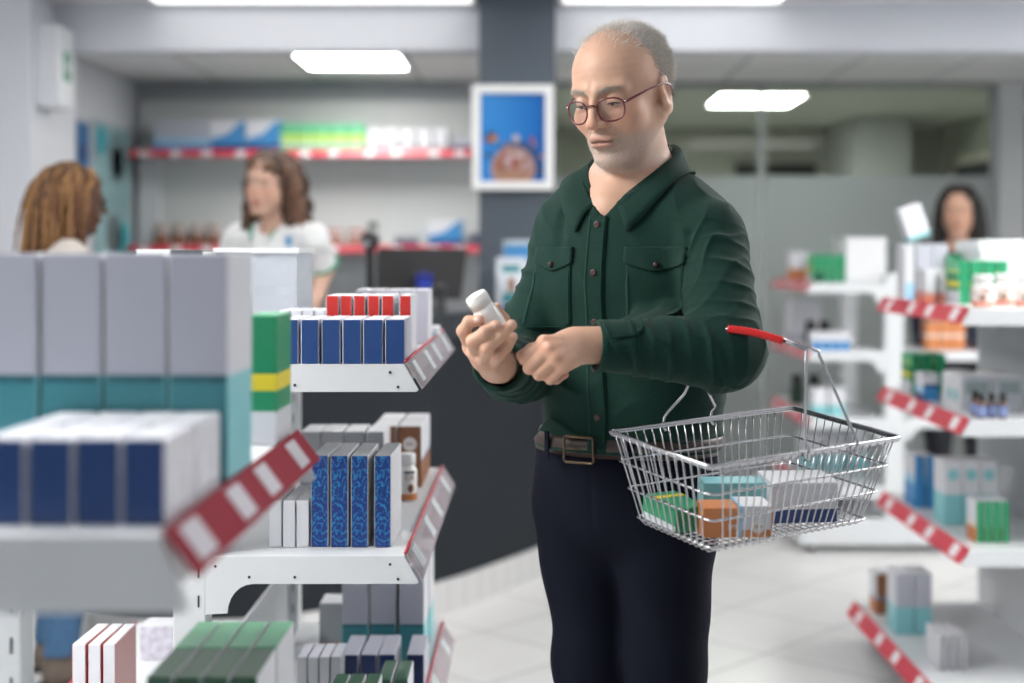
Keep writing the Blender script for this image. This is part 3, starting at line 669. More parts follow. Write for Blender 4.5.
row('medicine_box', labs('{} green carton from the left behind the white bottles', 4), [(959, 969.5), (971, 983), (984.5, 996), (997.5, 1008)], 4.5, z, .14, .137, 'green', left=gb, side='green', top='lgreen', jitter=.4, group='green cartons behind the white bottles')
carton('medicine_box', 'green carton standing farther back against the navy dressed woman', WX(957, 4.86), 4.86, z, .036, .12, .155, 'green', left=gb, top='green')
bl = [(.08, .26, P_['salmon']), (.26, .82, mat('bottle_label_cream', (.72, .66, .62), .4))]
for i, (px, Y) in enumerate(((983, 4.19), (1004, 4.36), (1026, 4.24))):
    o = bottle('pill_bottle', '%s white supplement bottle from the left on the red-edged top shelf' % ORD[i], WX(px, Y), Y, z, .0335, .098, m_bw, m_cap, bl, capr=.82, caph=.27, group='white supplement bottles')
    MB().sphere((-.010, -.0315, .03), (.012, .004, .010), 10, 6).build('printed_fruit', P_['brown'], o)
    MB().box(-.012, .016, -.0362, -.034, .051, .056).build('print_line', P_['red'], o)
o = tag(empty('storage_carton', (1.62, 4.72, z)), 'large plain white lidded carton above the white bottles', 'box')
MB().box(-.135, .2, 0, .25, .0005, .17, ch=.003).build('body', m_white, o); MB().box(-.142, .207, -.007, .257, .165, .205, ch=.004).build('lid', m_white, o)
z = RZ[1]
row('medicine_box', labs('{} green carton from the left on the second red-edged shelf', 3), [(911, 919.5), (921.5, 932), (935, 946)], 4.88, z, .13, .133, 'green', left=gb, side='green', top='lgreen', jitter=.4, group='green cartons on the second right shelf')
carton('cream_box', 'white and blue carton between the green cartons and white dispensers', WX(931, 4.62), 4.62, z, .050, .10, .088, [(.5, 'sky'), (.62, 'blue'), (1, 'white')], left=[(.25, 'blue'), (.5, 'lblue'), (1, 'white')], top='white')
m_tray = mat('grey_window', (.25, .31, .32), .3); m_trayf = mat('tray_front', (.46, .49, .53), .35)
for i, (a, b) in enumerate(((961, 992), (995, 1023.5))):
    Y = 4.36; xa, xb = WX(a, Y), WX(b, Y); w = (xb-xa)/2
    o = tag(empty('dispenser_box', ((xa+xb)/2, Y, z)), '%s white dispenser box with grey window behind the brown bottles' % ('left', 'right')[i], 'dispenser', 'white dispensers')
    arch = [(-w, .0005), (w, .0005)]+[(w*math.cos(t), .098+.012*math.sin(t)) for t in np.linspace(0, PI, 13)]
    MB().prism(arch[::-1], 'y', 0, .20).build('body', m_white, o)
    MB().prism([(u_*.97, v_*.97+.001) for u_, v_ in arch][::-1], 'y', -.002, .0005).build('front_cover', m_trayf, o)
    MB().box(-w*.72, w*.72, -.003, -.001, .05, .088).build('window_panel', m_tray, o)
    if i == 0: MB().box(-w-.001, -w+.001, .03, .07, .025, .055).box(-w-.001, -w+.001, .10, .14, .025, .055).build('printed_square', P_['lteal'], o)
m_amber = mat('amber_glass', (.10, .035, .008), .12, coat=.5); m_bcap = mat('black_cap', (.012, .010, .010), .4)
for i, (px, Y) in enumerate(((975, 4.20), (981.5, 4.13), (991.8, 4.15), (1003, 4.13))):
    bottle('dropper_bottle', '%s small amber bottle from the left with black cap' % ORD[i], WX(px, Y), Y, z, .0135, .073, m_amber, m_bcap, [(.12, .75, mat('blue_white_label', (.22, .28, .52), .4))], capr=.72, caph=.33, group='amber dropper bottles')
z = RZ[2]
row('supplement_box', labs('{} deep blue carton from the left on the third red-edged shelf', 2), [(914.5, 924), (926, 934)], 4.76, z, .13, .175, [(.55, 'sky'), (1, 'sky')], left=[(.45, 'sky'), (.6, 'lblue'), (1, 'white')], side='sky', top='white', jitter=.3, group='deep blue cartons on the third right shelf')
tt = row('medicine_box', labs('{} white and teal carton with round dot on the third red-edged shelf', 3), [(944.5, 962), (963, 980), (981, 997.5)], 4.46, z, .12, .2, [(.48, 'lteal'), (1, 'white')], left=[(.48, 'lteal'), (1, 'white')], side='white', top='white', jitter=.3, group='teal dot cartons')
for o in tt: MB().prism([(.018*math.cos(2*PI*i/24), .158+.018*math.sin(2*PI*i/24)) for i in range(24)][::-1], 'y', -.0006, .0002).build('printed_dot', P_['lteal'], o)
row('tablet_box', labs('{} thin green box from the left before the dotted cartons', 4), [(976.3, 983.8), (984.8, 992), (993, 1000.6), (1001.6, 1009)], 4.19, z, .09, .122, 'green', left=[(.35, 'orange'), (.5, 'cream'), (1, 'white')], side='green', top='white', jitter=.4, group='thin green boxes')
z = RZB
carton('sunscreen_box', 'brown and white carton at the far end of the lowest right shelf', WX(883, 4.9), 4.9, z, .046, .10, .140, [(.38, 'brown'), (.42, 'sky'), (1, 'brown')], left=[(.35, 'orange'), (.4, 'sky'), (1, 'white')], top='white')
row('medicine_box', labs('{} white and teal carton from the left on the lowest right shelf', 2), [(896, 913.5), (914.8, 932)], 4.64, z, .12, .2, [(.45, 'lteal'), (1, 'lilac')], left=[(.45, 'lteal'), (1, 'white')], side='white', top='white', jitter=.3, group='teal cartons on the lowest right shelf')
row('tablet_box', labs('{} thin grey-edged box from the left on the lowest right shelf', 3), [(939, 947.3), (949, 957.3), (959, 967.5)], 4.24, z, .14, .105, 'grey', left='white', side='white', top='white', jitter=.5, group='thin grey boxes on the lowest right shelf')
# ---- rear right unit
z = QZ[0]
row('cream_box', labs('{} white and orange carton from the left on the rear shelf', 2), [(791, 799.5), (801, 809.5)], 7.22, z, .12, .145, [(.1, 'salmon'), (.4, 'orange'), (1, 'white')], top='white', group='orange cartons on the rear shelf')
row('medicine_box', labs('{} green carton from the left on the rear shelf', 5), [(812, 818), (819, 825), (826, 832), (833, 839), (840, 845.5)], 6.68, z, .14, .132, 'green', left=gb, top='lgreen', jitter=.3, group='green cartons on the rear shelf')
bottle('dropper_bottle', 'tiny black bottle in front of the rear green cartons', WX(819, 6.63), 6.63, z, .013, .055, m_black, m_bcap, capr=.6, caph=.35)
o = tag(empty('storage_carton', (WX(867, 6.7), 6.68, z)), 'large plain white carton on the rear shelf beside the post', 'box')
MB().box(-.102, .085, 0, .28, .0005, .205, ch=.004).build('body', m_white, o); MB().box(-.104, .087, -.002, .282, .19, .212, ch=.003).build('lid', m_white, o)
z = QZ[1]
row('cream_box', ['tall white carton on the second rear shelf behind black jars'], [(790, 821)], 7.25, z, .12, .215, [(.2, 'lilac'), (1, 'white')], top='white')
for i, (px, Y) in enumerate(((811, 6.95), (824.5, 6.97))):
    bottle('jar', '%s round black jar on the second rear shelf' % ('left', 'right')[i], WX(px, Y), Y, z, .031, .125, m_black, m_bcap, capr=.8, caph=.25, group='black jars')
row('pill_box', labs('{} low blue and white box from the left on the second rear shelf', 4), [(812, 821), (822, 831), (832, 841), (842, 850)], 6.63, z, .1, .085, [(.5, 'sky'), (1, 'white')], side='white', top='white', jitter=.4, group='low blue and white boxes')
z = QZ[2]
for i, px in enumerate((797, 814)):
    bottle('jar', '%s dark jar on the third rear shelf behind the basket' % ('left', 'right')[i], WX(px, 7.25), 7.25, z, .035, .15, mat('dark_green_jar', (.02, .05, .03), .3), m_bcap, capr=.8, caph=.3, group='dark jars behind the basket')
row('cream_box', labs('{} white and teal carton from the left behind the basket handle', 2), [(813, 828), (830, 846)], 6.68, z, .12, .13, [(.4, 'lteal'), (1, 'white')], top='white', group='teal cartons behind the basket handle')
z = QZ[3]
row('cream_box', labs('{} pale box from the left on the low rear shelf seen through the basket', 3), [(802, 822), (825, 846), (850, 868)], 7.05, z, .15, .19, [(.45, 'lteal'), (1, 'white')], top='white', group='pale boxes seen through the basket')
z = QZ[1]
row('sunscreen_box', labs('{} orange-brown carton from the left under the right top shelf', 3), [(927, 939), (940, 952), (953, 965)], 6.64, z, .1, .135, [(.45, 'orange'), (.55, 'cream'), (1, 'orange')], top='cream', jitter=.3, group='orange cartons on the rear unit right side')
carton('tablet_box', 'red box low on the rear unit seen under a price strip', WX(945, 6.64), 6.64, QZ[2], .09, .1, .045, 'salmon', top='red')
# ================================================================== pharmacy back wall shelving
Yf = 8.72
u = tag(empty('wall_shelving', (0, 0, 0)), 'long white wall shelving with red edges behind the pharmacist', 'shelving unit')
m_perf = mat('perforated_panel', (.56, .58, .57), .5); m_low = mat('grey_low_panel', (.36, .38, .39), .5)
xs = [WX(140, 9.0), WX(293, 9.0), WX(395, 9.0), WX(480, 9.0)]
ztop = WZ(101, 9.05); Z1, Z2 = WZ(153.5, Yf)+.02, WZ(249, Yf)+.02
for a, b in zip(xs[:-1], xs[1:]):
    MB().box(a+.006, b-.006, 9.02, 9.06, Z2-.05, ztop).build('back_panel', m_perf, u)
    MB().box(a+.006, b-.006, 9.02, 9.06, .1, Z2-.055).build('low_panel', m_low, u)
for x in xs: MB().box(x-.02, x+.02, 9.03, 9.095, 0, ztop).build('post', m_metal_w, u)
MB().box(xs[0], xs[0]+.13, 8.96, 9.03, Z2, Z1-.02).build('side_trim', m_metal_w, u)
xl, xr = WX(128, Yf), WX(479, Yf)
for z in (Z1, Z2):
    d = MB().box(xl, xr, Yf+.006, 9.02, z-.02, z).box(xl, xr, Yf+.006, Yf+.012, z-.035, z-.02).build('shelf', m_metal_w, u)
    MB().prism([(Yf-.004, z+.004), (Yf-.012, z-.040), (Yf-.007, z-.040), (Yf+.005, z+.004)][::-1], 'x', xl, xr).build('price_strip', m_strip_red, d)
    n = 11
    for k in range(n):
        x = xl+(k+.5+.25*math.sin(k*3.1))*(xr-xl)/n
        MB().prism([(Yf-.0062, z-.004), (Yf-.0124, z-.036), (Yf-.0114, z-.036), (Yf-.0052, z-.004)][::-1], 'x', x-.03, x+.03).build('price_label', m_label, d)
def spans(a, b, n, gap=1.0):
    w = (b-a)/n; return [(a+i*w+gap/2, a+(i+1)*w-gap/2) for i in range(n)]
z = Z1; Yp = Yf+.05
H = lambda px: px*Yp/FPX
row('medicine_box', labs('{} grey and pale blue carton from the left on the upper wall shelf', 6), spans(153, 210, 6), Yp, z, .15, H(31), [(.2, 'sky'), (.45, 'lblue'), (1, 'lilac')], side='white', group='grey and pale blue cartons on the upper wall shelf', jitter=.3)
def wedge_carton(label, a, b, z, hpx, Yp):
    xa, xb = WX(a, Yp), WX(b, Yp); h = hpx*Yp/FPX
    o = carton('supplement_box', label, (xa+xb)/2, Yp, z, xb-xa, .15, h, [(.38, 'sky'), (1, 'white')], side='sky', top='white'); w = (xb-xa)/2
    MB().prism([(-w+.002, h*.38), (w-.002, h*.38), (w-.002, h*.97), (w*.75, h*.95), (w*.4, h*.78), (0, h*.55)][::-1], 'y', -.001, .0004).build('printed_wave', P_['sky'], o)
    MB().box(-w+.002, w-.002, -.0008, .0003, .003, h*.2).build('printed_band', P_['blue'], o)
wedge_carton('left blue and white wave-printed carton on the upper wall shelf', 210.5, 245, z, 31, Yp)
wedge_carton('right blue and white wave-printed carton on the upper wall shelf', 246, 280, z, 31, Yp)
row('medicine_box', labs('{} green and yellow banded carton from the left on the upper wall shelf', 5), spans(280.5, 365, 5, .8), Yp, z, .15, H(27), [(.22, 'lgreen'), (.3, 'white'), (.62, 'limeband'), (1, 'lgreen')], top='lgreen', group='green and yellow cartons on the upper wall shelf', jitter=.3)
row('cream_box', labs('{} white carton with small dark print from the left on the upper wall shelf', 5), spans(366, 449, 5, 2.5), Yp, z, .15, H(22), [(.1, 'white'), (.28, 'grey'), (1, 'white')], side='white', top='white', group='white cartons on the upper wall shelf', jitter=.3)
row('pill_box', labs('{} low navy and white box beside the picture on the upper wall shelf', 2), spans(451, 474, 2), Yp, z, .15, H(13), [(.4, 'navy'), (1, 'lilac')], top='white', group='navy boxes on the upper wall shelf', jitter=.3)
z = Z2
for i, px in enumerate((158, 176, 194, 211)):
    r = .048
    bottle('syrup_bottle', '%s brown bottle from the left low behind the pharmacist' % ORD[i], WX(px, Yp), Yp+.06, z, r, H(23), mat('brown_jar', (.20, .085, .05), .3), mat('cream_cap', (.45, .36, .32), .4), [(.65, .95, mat('jar_label', (.42, .38, .36), .5))], capr=.75, caph=.2, group='brown bottles low on the wall shelf')
for i, px in enumerate((332, 356)):
    bottle('cream_jar', '%s white and red jar on the lower wall shelf by the scanner' % ('left', 'right')[i], WX(px, Yp), Yp+.06, z, .06, H(17), mat('jar_white', (.62, .58, .56), .4), mat('jar_lid_pink', (.50, .22, .20), .4), [(.1, .75, mat('jar_print', (.34, .16, .12), .5))], capr=.98, caph=.2, group='white and red jars')
bottle('syrup_bottle', 'grey bottle with dark cap above the barcode scanner', WX(372, Yp), Yp+.05, z, .035, H(24), mat('grey_bottle', (.40, .42, .42), .4), m_black, capr=.8, caph=.28)
row('pill_box', ['low navy box behind the monitor on the lower wall shelf'], [(394, 418)], Yp, z, .12, H(10), [(.6, 'navy'), (1, 'grey')], top='grey')
wedge_carton('blue and white wave-printed carton on the lower wall shelf behind the monitor', 428, 462, z, 26, Yp)
row('pill_box', ['navy box at the right end of the lower wall shelf'], [(471, 478)], Yp, z, .12, H(12), 'navy', top='grey')
# ================================================================== curved counter
def catmull(pts, n=14):
    P = [np.array(p, float) for p in pts]; P = [2*P[0]-P[1]]+P+[2*P[-1]-P[-2]]; out = []
    for i in range(1, len(P)-2):
        for k in range(n):
            t = k/n; a, b, c, d = P[i-1:i+3]
            out.append(.5*((2*b)+(c-a)*t+(2*a-5*b+4*c-d)*t*t+(3*b-a-3*c+d)*t**3))
    return out+[P[-2]]
front = catmull([(-2.30, 5.55), (-1.85, 5.18), (-1.45, 4.93), (-1.10, 4.86), (-.754, 4.99), (-.337, 5.45), (.013, 6.04), (.07, 6.17)])
def offs(path, d):
    out = []
    for i, p in enumerate(path):
        t = path[min(i+1, len(path)-1)]-path[max(i-1, 0)]; t = t/np.linalg.norm(t); out.append(p+d*np.array([-t[1], t[0]]))
    return out
def wall_strip(path, d0, d1, z0, z1):
    A, B = offs(path, d0), offs(path, d1); m = MB(); n = len(A)
    vs = [(p[0], p[1], z) for z in (z0, z1) for q in (A, B) for p in q]
    fs = []
    for i in range(n-1):
        fs += [(i, i+1, 2*n+i+1, 2*n+i), (n+i+1, n+i, 3*n+i, 3*n+i+1), (2*n+i, 2*n+i+1, 3*n+i+1, 3*n+i), (i+1, i, n+i, n+i+1)]
    fs += [(0, 2*n, 3*n, n), (n-1, 2*n-1, 4*n-1, 3*n-1)]
    return m.add(vs, fs)
u = tag(empty('pharmacy_counter', (0, 0, 0)), 'dark curved pharmacy counter with white tiled plinth behind the man', 'counter')
CT = 1.145
wall_strip(front, .02, .10, .125, 1.05).build('front_panel', m_dark, u)
wall_strip(front, 0, .13, 1.05, CT).build('counter_edge', mat('counter_edge_grey', (.028, .034, .040), .5, spec=.25), u)
wall_strip(front, .13, .31, CT-.035, CT-.001).build('counter_top', mat('counter_top_grey', (.10, .11, .12), .35), u)
m_pl = bpy.data.materials.new('plinth_tiles'); m_pl.use_nodes = True; nt = m_pl.node_tree; b = nt.nodes['Principled BSDF']; b.inputs['Roughness'].default_value = .3; b.inputs['Base Color'].default_value = (.60, .60, .60, 1)
wall_strip(front, .0, .09, 0, .125).build('plinth', m_pl, u)
tc = nt.nodes.new('ShaderNodeTexCoord'); sp = nt.nodes.new('ShaderNodeSeparateXYZ'); nt.links.new(tc.outputs['Object'], sp.inputs[0])
ad = nt.nodes.new('ShaderNodeMath'); ad.operation = 'ADD'; nt.links.new(sp.outputs['X'], ad.inputs[0]); nt.links.new(sp.outputs['Y'], ad.inputs[1])
mu = nt.nodes.new('ShaderNodeMath'); mu.operation = 'MULTIPLY'; mu.inputs[1].default_value = 7; nt.links.new(ad.outputs[0], mu.inputs[0])
fr_ = nt.nodes.new('ShaderNodeMath'); fr_.operation = 'FRACT'; nt.links.new(mu.outputs[0], fr_.inputs[0])
gt_ = nt.nodes.new('ShaderNodeMath'); gt_.operation = 'GREATER_THAN'; gt_.inputs[1].default_value = .05; nt.links.new(fr_.outputs[0], gt_.inputs[0])
mx = nt.nodes.new('ShaderNodeMix'); mx.data_type = 'RGBA'; nt.links.new(gt_.outputs[0], mx.inputs[0]); mx.inputs[6].default_value = (.38, .38, .38, 1); mx.inputs[7].default_value = (.60, .60, .60, 1)
nt.links.new(mx.outputs[2], b.inputs['Base Color'])
# monitor (seen from behind), scanner, pen cup, pouches - all stand on the counter top
def onctr(px, Y): return np.array([WX(px, Y), Y, CT])
Ym = 5.95; c_ = onctr(421, Ym)
o = tag(empty('computer_monitor', (c_[0], c_[1], CT), .12), 'black computer monitor seen from behind on the counter', 'monitor')
hw = 47*Ym/FPX; zt = WZ(248, Ym)-CT
sl = lambda v: .03*(v-.05)/.3
m = MB(); 
m.add([(-hw*.97, 0, .045), (hw*.86, 0, .045), (hw, .04, zt), (-hw*.92, .04, zt), (-hw*.97, .028, .045), (hw*.86, .028, .045), (hw, .066, zt), (-hw*.92, .066, zt)], [(0, 1, 2, 3), (7, 6, 5, 4), (0, 4, 5, 1), (1, 5, 6, 2), (2, 6, 7, 3), (3, 7, 4, 0)])
m.build('screen_back', mat('monitor_black', (.018, .018, .02), .45), o)
MB().box(-.035, .035, -.035, .02, .0, .15, ch=.006).build('stand', m_black, o); MB().box(-.10, .10, -.06, .10, 0, .012, ch=.004).build('base', m_black, o)
Ys = 5.75; c_ = onctr(370, Ys); c_[1] = 5.62
o = tag(empty('barcode_scanner', (WX(370, 5.62), 5.62, CT)), 'black barcode scanner on its stand left of the monitor', 'scanner')
hh = WZ(229, 5.62)-CT
MB().lathe([(.045, 0), (.045, .006), (.016, .014), (.013, .03)], 20).build('base', m_black, o)
MB().tube([(0, 0, .02), (0, .004, hh*.55), (0, 0, hh*.8)], [.013, .015, .02], 12).build('stem', m_black, o)
MB().tube([(0, .045, hh*.78), (0, .02, hh*.86), (0, -.03, hh*.88), (0, -.06, hh*.82)], [.02, .036, .034, .026], 14).build('head', m_black, o)
MB().sphere((-.01, -.062, hh*.83), (.018, .006, .015), 10, 6).build('scan_window', mat('scan_window', (.35, .36, .4), .2), o)
Yq = 5.72
o = tag(empty('pen_cup', (WX(424, Yq), Yq, CT)), 'dark pen cup in front of the monitor', 'cup')
MB().lathe([(.034, 0), (.036, .002), (.038, .10), (.035, .10), (.033, .006), (.001, .004)], 20).build('body', mat('dark_cup', (.03, .032, .036), .4), o)
for i, (dx, dz, rx, ry) in enumerate(((-.018, .15, -.2, -.25), (.0, .16, .1, .0), (.018, .155, .1, .28), (.01, .145, -.1, .15), (-.008, .14, .1, -.12))):
    p = MB().tube([(0, 0, .006), (0, 0, dz*.8)], .0055, 8).build('pen', mat('pen_blue', (.01, .05, .55), .3), None)
    MB().tube([(0, 0, dz*.8), (0, 0, dz)], [.006, .005], 8).build('cap', mat('pen_cap', (.01, .03, .40), .3), p)
    p.location = (WX(424, Yq)+dx*.5, Yq+.006*(i-2), CT+.006); p.rotation_euler = (rx*.4, ry*.5, 0)
    tag(p, '%s blue pen from the left in the dark pen cup' % ORD[[0, 2, 4, 3, 1][i]], 'pen', 'blue pens in the cup')
o = tag(empty('card_reader', (WX(440, 5.62), 5.62, CT), -.1), 'grey-black card terminal right of the pen cup', 'card reader')
MB().box(-.02, .022, 0, .03, 0, .115, ch=.006).build('body', mat('reader_grey', (.06, .062, .068), .4), o); MB().box(-.014, .016, -.002, .001, .06, .105).build('screen', m_black, o)
def pouch(label, px, w_px, y0, y1, Y, base, band, extra):
    x = WX(px, Y); w = w_px*Y/FPX/2; h = WZ(y0, Y)-WZ(y1, Y)
    o = tag(empty('product_pouch', (x, Y, CT)), label, 'pouch'); G = []
    for i in range(13):
        v = i/12; bulge = .022*math.sin(PI*min(1, v*1.15+.02))**.7 if v < .85 else .003
        G.append([(w*u_*(1 if v > .1 else .94), -bulge*(1-u_*u_)-.001, v*h) for u_ in np.linspace(-1, 1, 13)])
    Bk = [[(p[0], -p[1], p[2]) for p in r][::-1] for r in G]
    m = MB().grid(G).grid(Bk); m.build('body', base, o)
    m2 = MB(); 
    for (v0, v1, u0, u1, mm) in band:
        n = 9; g = []
        for i in range(n):
            v = v0+(v1-v0)*i/(n-1); bulge = .022*math.sin(PI*min(1, v*1.15+.02))**.7 if v < .85 else .003
            g.append([(w*u_, -bulge*(1-u_*u_)-.003, v*h) for u_ in np.linspace(u0, u1, 9)])
        MB().grid(g).build('printed_patch', mm, o)
    MB().box(-w, w, -.003, .003, h*.93, h+.002).build('top_seal', extra, o)
    return o
pouch('white pouch with teal print standing on the counter by the column', 511, 30, 253, 306, 5.9, mat('pouch_white', (.62, .66, .72), .3), [(.72, .86, -.6, .6, P_['teal']), (.14, .34, -.55, .6, P_['teal']), (.36, .62, -.2, .25, P_['brown']), (.0, .1, -.9, .9, P_['sky'])], mat('pouch_seal', (.58, .62, .68), .3))
pouch('blue and white pouch behind the white pouch by the column', 519, 32, 235, 304, 6.05, mat('pouch_pale', (.50, .58, .66), .3), [(.72, .93, -.95, .95, P_['sky']), (.5, .68, -.9, .3, P_['lblue'])], mat('pouch_seal_grey', (.38, .44, .48), .3))
# ================================================================== people
def frame(yaw, pitch=0., roll=0.):
    """columns: person's left, backwards, up, facing yaw degrees to the viewer's left of the camera, pitched down"""
    y, p, r = math.radians(yaw), math.radians(pitch), math.radians(roll)
    Rz = np.array([[math.cos(-y), -math.sin(-y), 0], [math.sin(-y), math.cos(-y), 0], [0, 0, 1]])
    Rx = np.array([[1, 0, 0], [0, math.cos(p), -math.sin(p)], [0, math.sin(p), math.cos(p)]])
    Ry = np.array([[math.cos(r), 0, math.sin(r)], [0, 1, 0], [-math.sin(r), 0, math.cos(r)]])
    return Rz@Rx@Ry
def head_sdf(P, c, R, s=1., male=True):
    q = ((P-np.asarray(c, F32))@np.asarray(R, F32))/s
    a = q.copy(); a[:, 0] = np.abs(a[:, 0])          # symmetric part
    jw = .064 if male else .056
    d = ell(q, (0, .012, .036), (.0735, .094, .081))
    d = smin(d, ell(q, (0, -.030, .034), (.066, .064, .066)), .03)           # forehead
    d = smin(d, ell(q, (0, -.032, -.040), (jw-.002, .060, .080)), .025)      # face
    if not male: d = smin(d, ell(a, (.030, -.052, -.036), (.032, .036, .036)), .03)
    d = smin(d, cap(a, (.058 if male else .049, .004, -.046), (.020 if male else .014, -.062, -.103), .016 if male else .020, .015), .024 if male else .034)   # jaw line
    d = smin(d, ell(q, (0, -.073, -.101), (.024, .020, .017)), .016)         # chin
    if male: d = smin(d, ell(a, (.043, -.060, -.030), (.023, .024, .022)), .018)      # cheek
    d = smin(d, cap(a, (.010, -.093, .019), (.047, -.076, .018), .0085 if male else .005, .008 if male else .004), .014 if male else .024)       # brow
    d = smax(d, -ell(a, (.031, -.104, -.001), (.0185, .017, .0125)), .012)   # socket
    d = smin(d, ell(a, (.031, -.0800, -.001), (.0150, .0135, .0140)), .003)   # lids
    d = smax(d, -(ell(a, (.031, -.0960, -.0068), (.0125, .0065, .0026)) if male else ell(a, (.031, -.0970, -.0010), (.0125, .0095, .0042))), .0012)
    # nose
    d = smin(d, chain(q, [(0, -.094, .012), (0, -.105, -.014), (0, -.1135, -.033)], [.0062, .0070, .0086], .006), .010)
    d = smin(d, ell(q, (0, -.1140, -.0355), (.0108, .0098, .0088)), .006)
    d = smin(d, ell(a, (.0118, -.1030, -.0380), (.0070, .0100, .0070)), .005)
    d = smax(d, -ell(a, (.0062, -.1105, -.0475), (.0036, .0055, .004)), .003)
    # mouth
    d = smin(d, ell(q, (0, -.088, -.066), (.026, .016, .018)), .012)
    d = smin(d, ell(q, (0, -.0985, -.0625), (.021, .0042, .0036)), .007)
    d = smin(d, ell(q, (0, -.0968, -.0735), (.018, .0054, .0050)), .008)
    d = smax(d, -(cap(a, (0, -.1048, -.0680), (.0235, -.0950, -.0692), .0022)), .0030)
    d = smax(d, -ell(q, (0, -.1005, -.0850), (.016, .0055, .0045)), .007)
    if male:                                        # folds beside the nose, under the eyes, forehead lines
        d = d+.0016*np.exp(-(cap(a, (.018, -.098, -.040), (.033, -.080, -.072), 0.)/.0030)**2)
        d = d+.0010*np.exp(-(cap(a, (.020, -.088, -.019), (.040, -.080, -.018), 0.)/.0025)**2)
        for zz in (.050, .062, .074): d = d+.0004*np.exp(-((q[:, 2]-zz-.003*np.cos(q[:, 0]*60))/.0018)**2)*(q[:, 1] < -.05)
    # ear
    Re = np.array(frame(18, 0, 0)); e = a-np.array([.0728, .014, -.008], F32); e = e@np.asarray(frame(-7, 14), F32)
    ear = ell(e, (0, 0, 0), (.0075, .0200, .0330)); ear = smin(ear, ell(e, (0, -.004, -.026), (.0065, .011, .012)), .006)
    ear = smax(ear, -ell(e, (.0085, -.001, .003), (.0065, .0125, .0215)), .004)
    ear = smin(ear, ell(e, (.001, -.012, -.002), (.0050, .0060, .0070)), .004)
    d = smin(d, ear, .008)
    return d*s
def hand_parts(w, d_, n_, side, curl=(25, 35, 20), spread=.021, thumb=(.35, .5), sc_=1., each=None):
    """w wrist, d_ direction to the knuckles, n_ palm normal, side = unit towards the thumb -> capsule lists"""
    w = np.asarray(w, float); d_ = np.asarray(d_, float); d_ /= np.linalg.norm(d_)
    n_ = np.asarray(n_, float); n_ -= d_*(n_@d_); n_ /= np.linalg.norm(n_); s_ = np.cross(d_, n_)*side
    k = sc_; caps = []
    for i, (u, l0, ln, r) in enumerate(((1.25, .088, 1., .0092), (.42, .092, 1.1, .0095), (-.42, .088, 1.02, .0090), (-1.22, .080, .82, .0080))):
        m = w+d_*l0*k+s_*u*spread*k+n_*(.004*(1-abs(u)))*-1*k
        caps.append([(w+s_*u*spread*.55*k+d_*.012*k, m, .0135*k, .0115*k)])
        c = (curl if each is None else each[i]); a = 0; p = m; seg = caps[-1]
        for L, cc, r0, r1 in ((.044, c[0], r*1.08, r), (.027, c[1], r, r*.93), (.021, c[2], r*.93, r*.78)):
            a += math.radians(cc); v = d_*math.cos(a)+n_*math.sin(a); q = p+v*L*ln*k
            seg.append((p, q, r0*k, r1*k)); p = q
    t0 = w+d_*.022*k+s_*.020*k; v1 = d_*.62+s_*thumb[0]+n_*thumb[1]; v1 /= np.linalg.norm(v1); t1 = t0+v1*.040*k
    v2 = d_*.85+s_*thumb[0]*.4+n_*thumb[1]*.7; v2 /= np.linalg.norm(v2); t2 = t1+v2*.031*k; v3 = d_*.95+s_*-.05+n_*thumb[1]*.5; v3 /= np.linalg.norm(v3); t3 = t2+v3*.024*k
    caps.append([(t0, t1, .0150*k, .0115*k), (t1, t2, .0112*k, .0102*k), (t2, t3, .0100*k, .0082*k)])
    return caps
def hand_sdf(P, w, caps, wr=.026, flat=None, sc_=1., extra=()):
    """palm first, then each finger joined only at its root"""
    d = None
    for f in caps[:4]:
        a, b, r0, r1 = f[0]; e = cap(P, a, b, r0, r1); d = e if d is None else smin(d, e, .012*sc_)
    for (c, r) in extra: d = smin(d, ell(P, c, r), .012)
    for f in caps[:4]:
        g = None
        for (a, b, r0, r1) in f[1:]:
            e = cap(P, a, b, r0, r1); g = e if g is None else smin(g, e, .004*sc_)
        a, b, r0, r1 = f[1]; g = smin(g, cap(P, a, a, r0*1.14), .004)            # knuckle
        d = smin(d, g, .0035*sc_)
    g = None
    for (a, b, r0, r1) in caps[4]:
        e = cap(P, a, b, r0, r1); g = e if g is None else smin(g, e, .006*sc_)
    return smin(d, g, .007*sc_)
HAIRM = {}
def strands(name, roots, dirs, lens, m, parent, r=.0005, bend=None, seg=3, sides=3):
    """many tapered strands in one mesh"""
    roots = np.asarray(roots); n = len(roots); V = []; 
    D = dirs/np.linalg.norm(dirs, axis=1, keepdims=True)
    up = np.cross(D, np.array([.3, .5, .8])); up /= np.linalg.norm(up, axis=1, keepdims=True); bi = np.cross(D, up)
    for k in range(seg+1):
        t = k/seg; p = roots+D*(lens*t)[:, None]
        if bend is not None: p = p+bend*(t*t)
        rr = r*(1-.75*t)
        for j in range(sides):
            a = 2*PI*j/sides; V.append(p+(up*math.cos(a)+bi*math.sin(a))*rr)
    V = np.stack(V, 1).reshape(-1, 3); per = (seg+1)*sides; fs = []
    base = (np.arange(n)*per)[:, None]
    for k in range(seg):
        for j in range(sides):
            j2 = (j+1) % sides; fs.append(base+np.array([[k*sides+j, k*sides+j2, (k+1)*sides+j2, (k+1)*sides+j]]))
    F = np.concatenate(fs).astype(np.int32)
    me = bpy.data.meshes.new(name); me.vertices.add(len(V)); me.vertices.foreach_set('co', V.astype(F32).ravel())
    me.loops.add(len(F)*4); me.loops.foreach_set('vertex_index', F.ravel()); me.polygons.add(len(F)); me.polygons.foreach_set('loop_start', np.arange(0, len(F)*4, 4, dtype=np.int32))
    me.update(calc_edges=True); me.polygons.foreach_set('use_smooth', np.ones(len(F), bool))
    return link(name, me, m, parent)
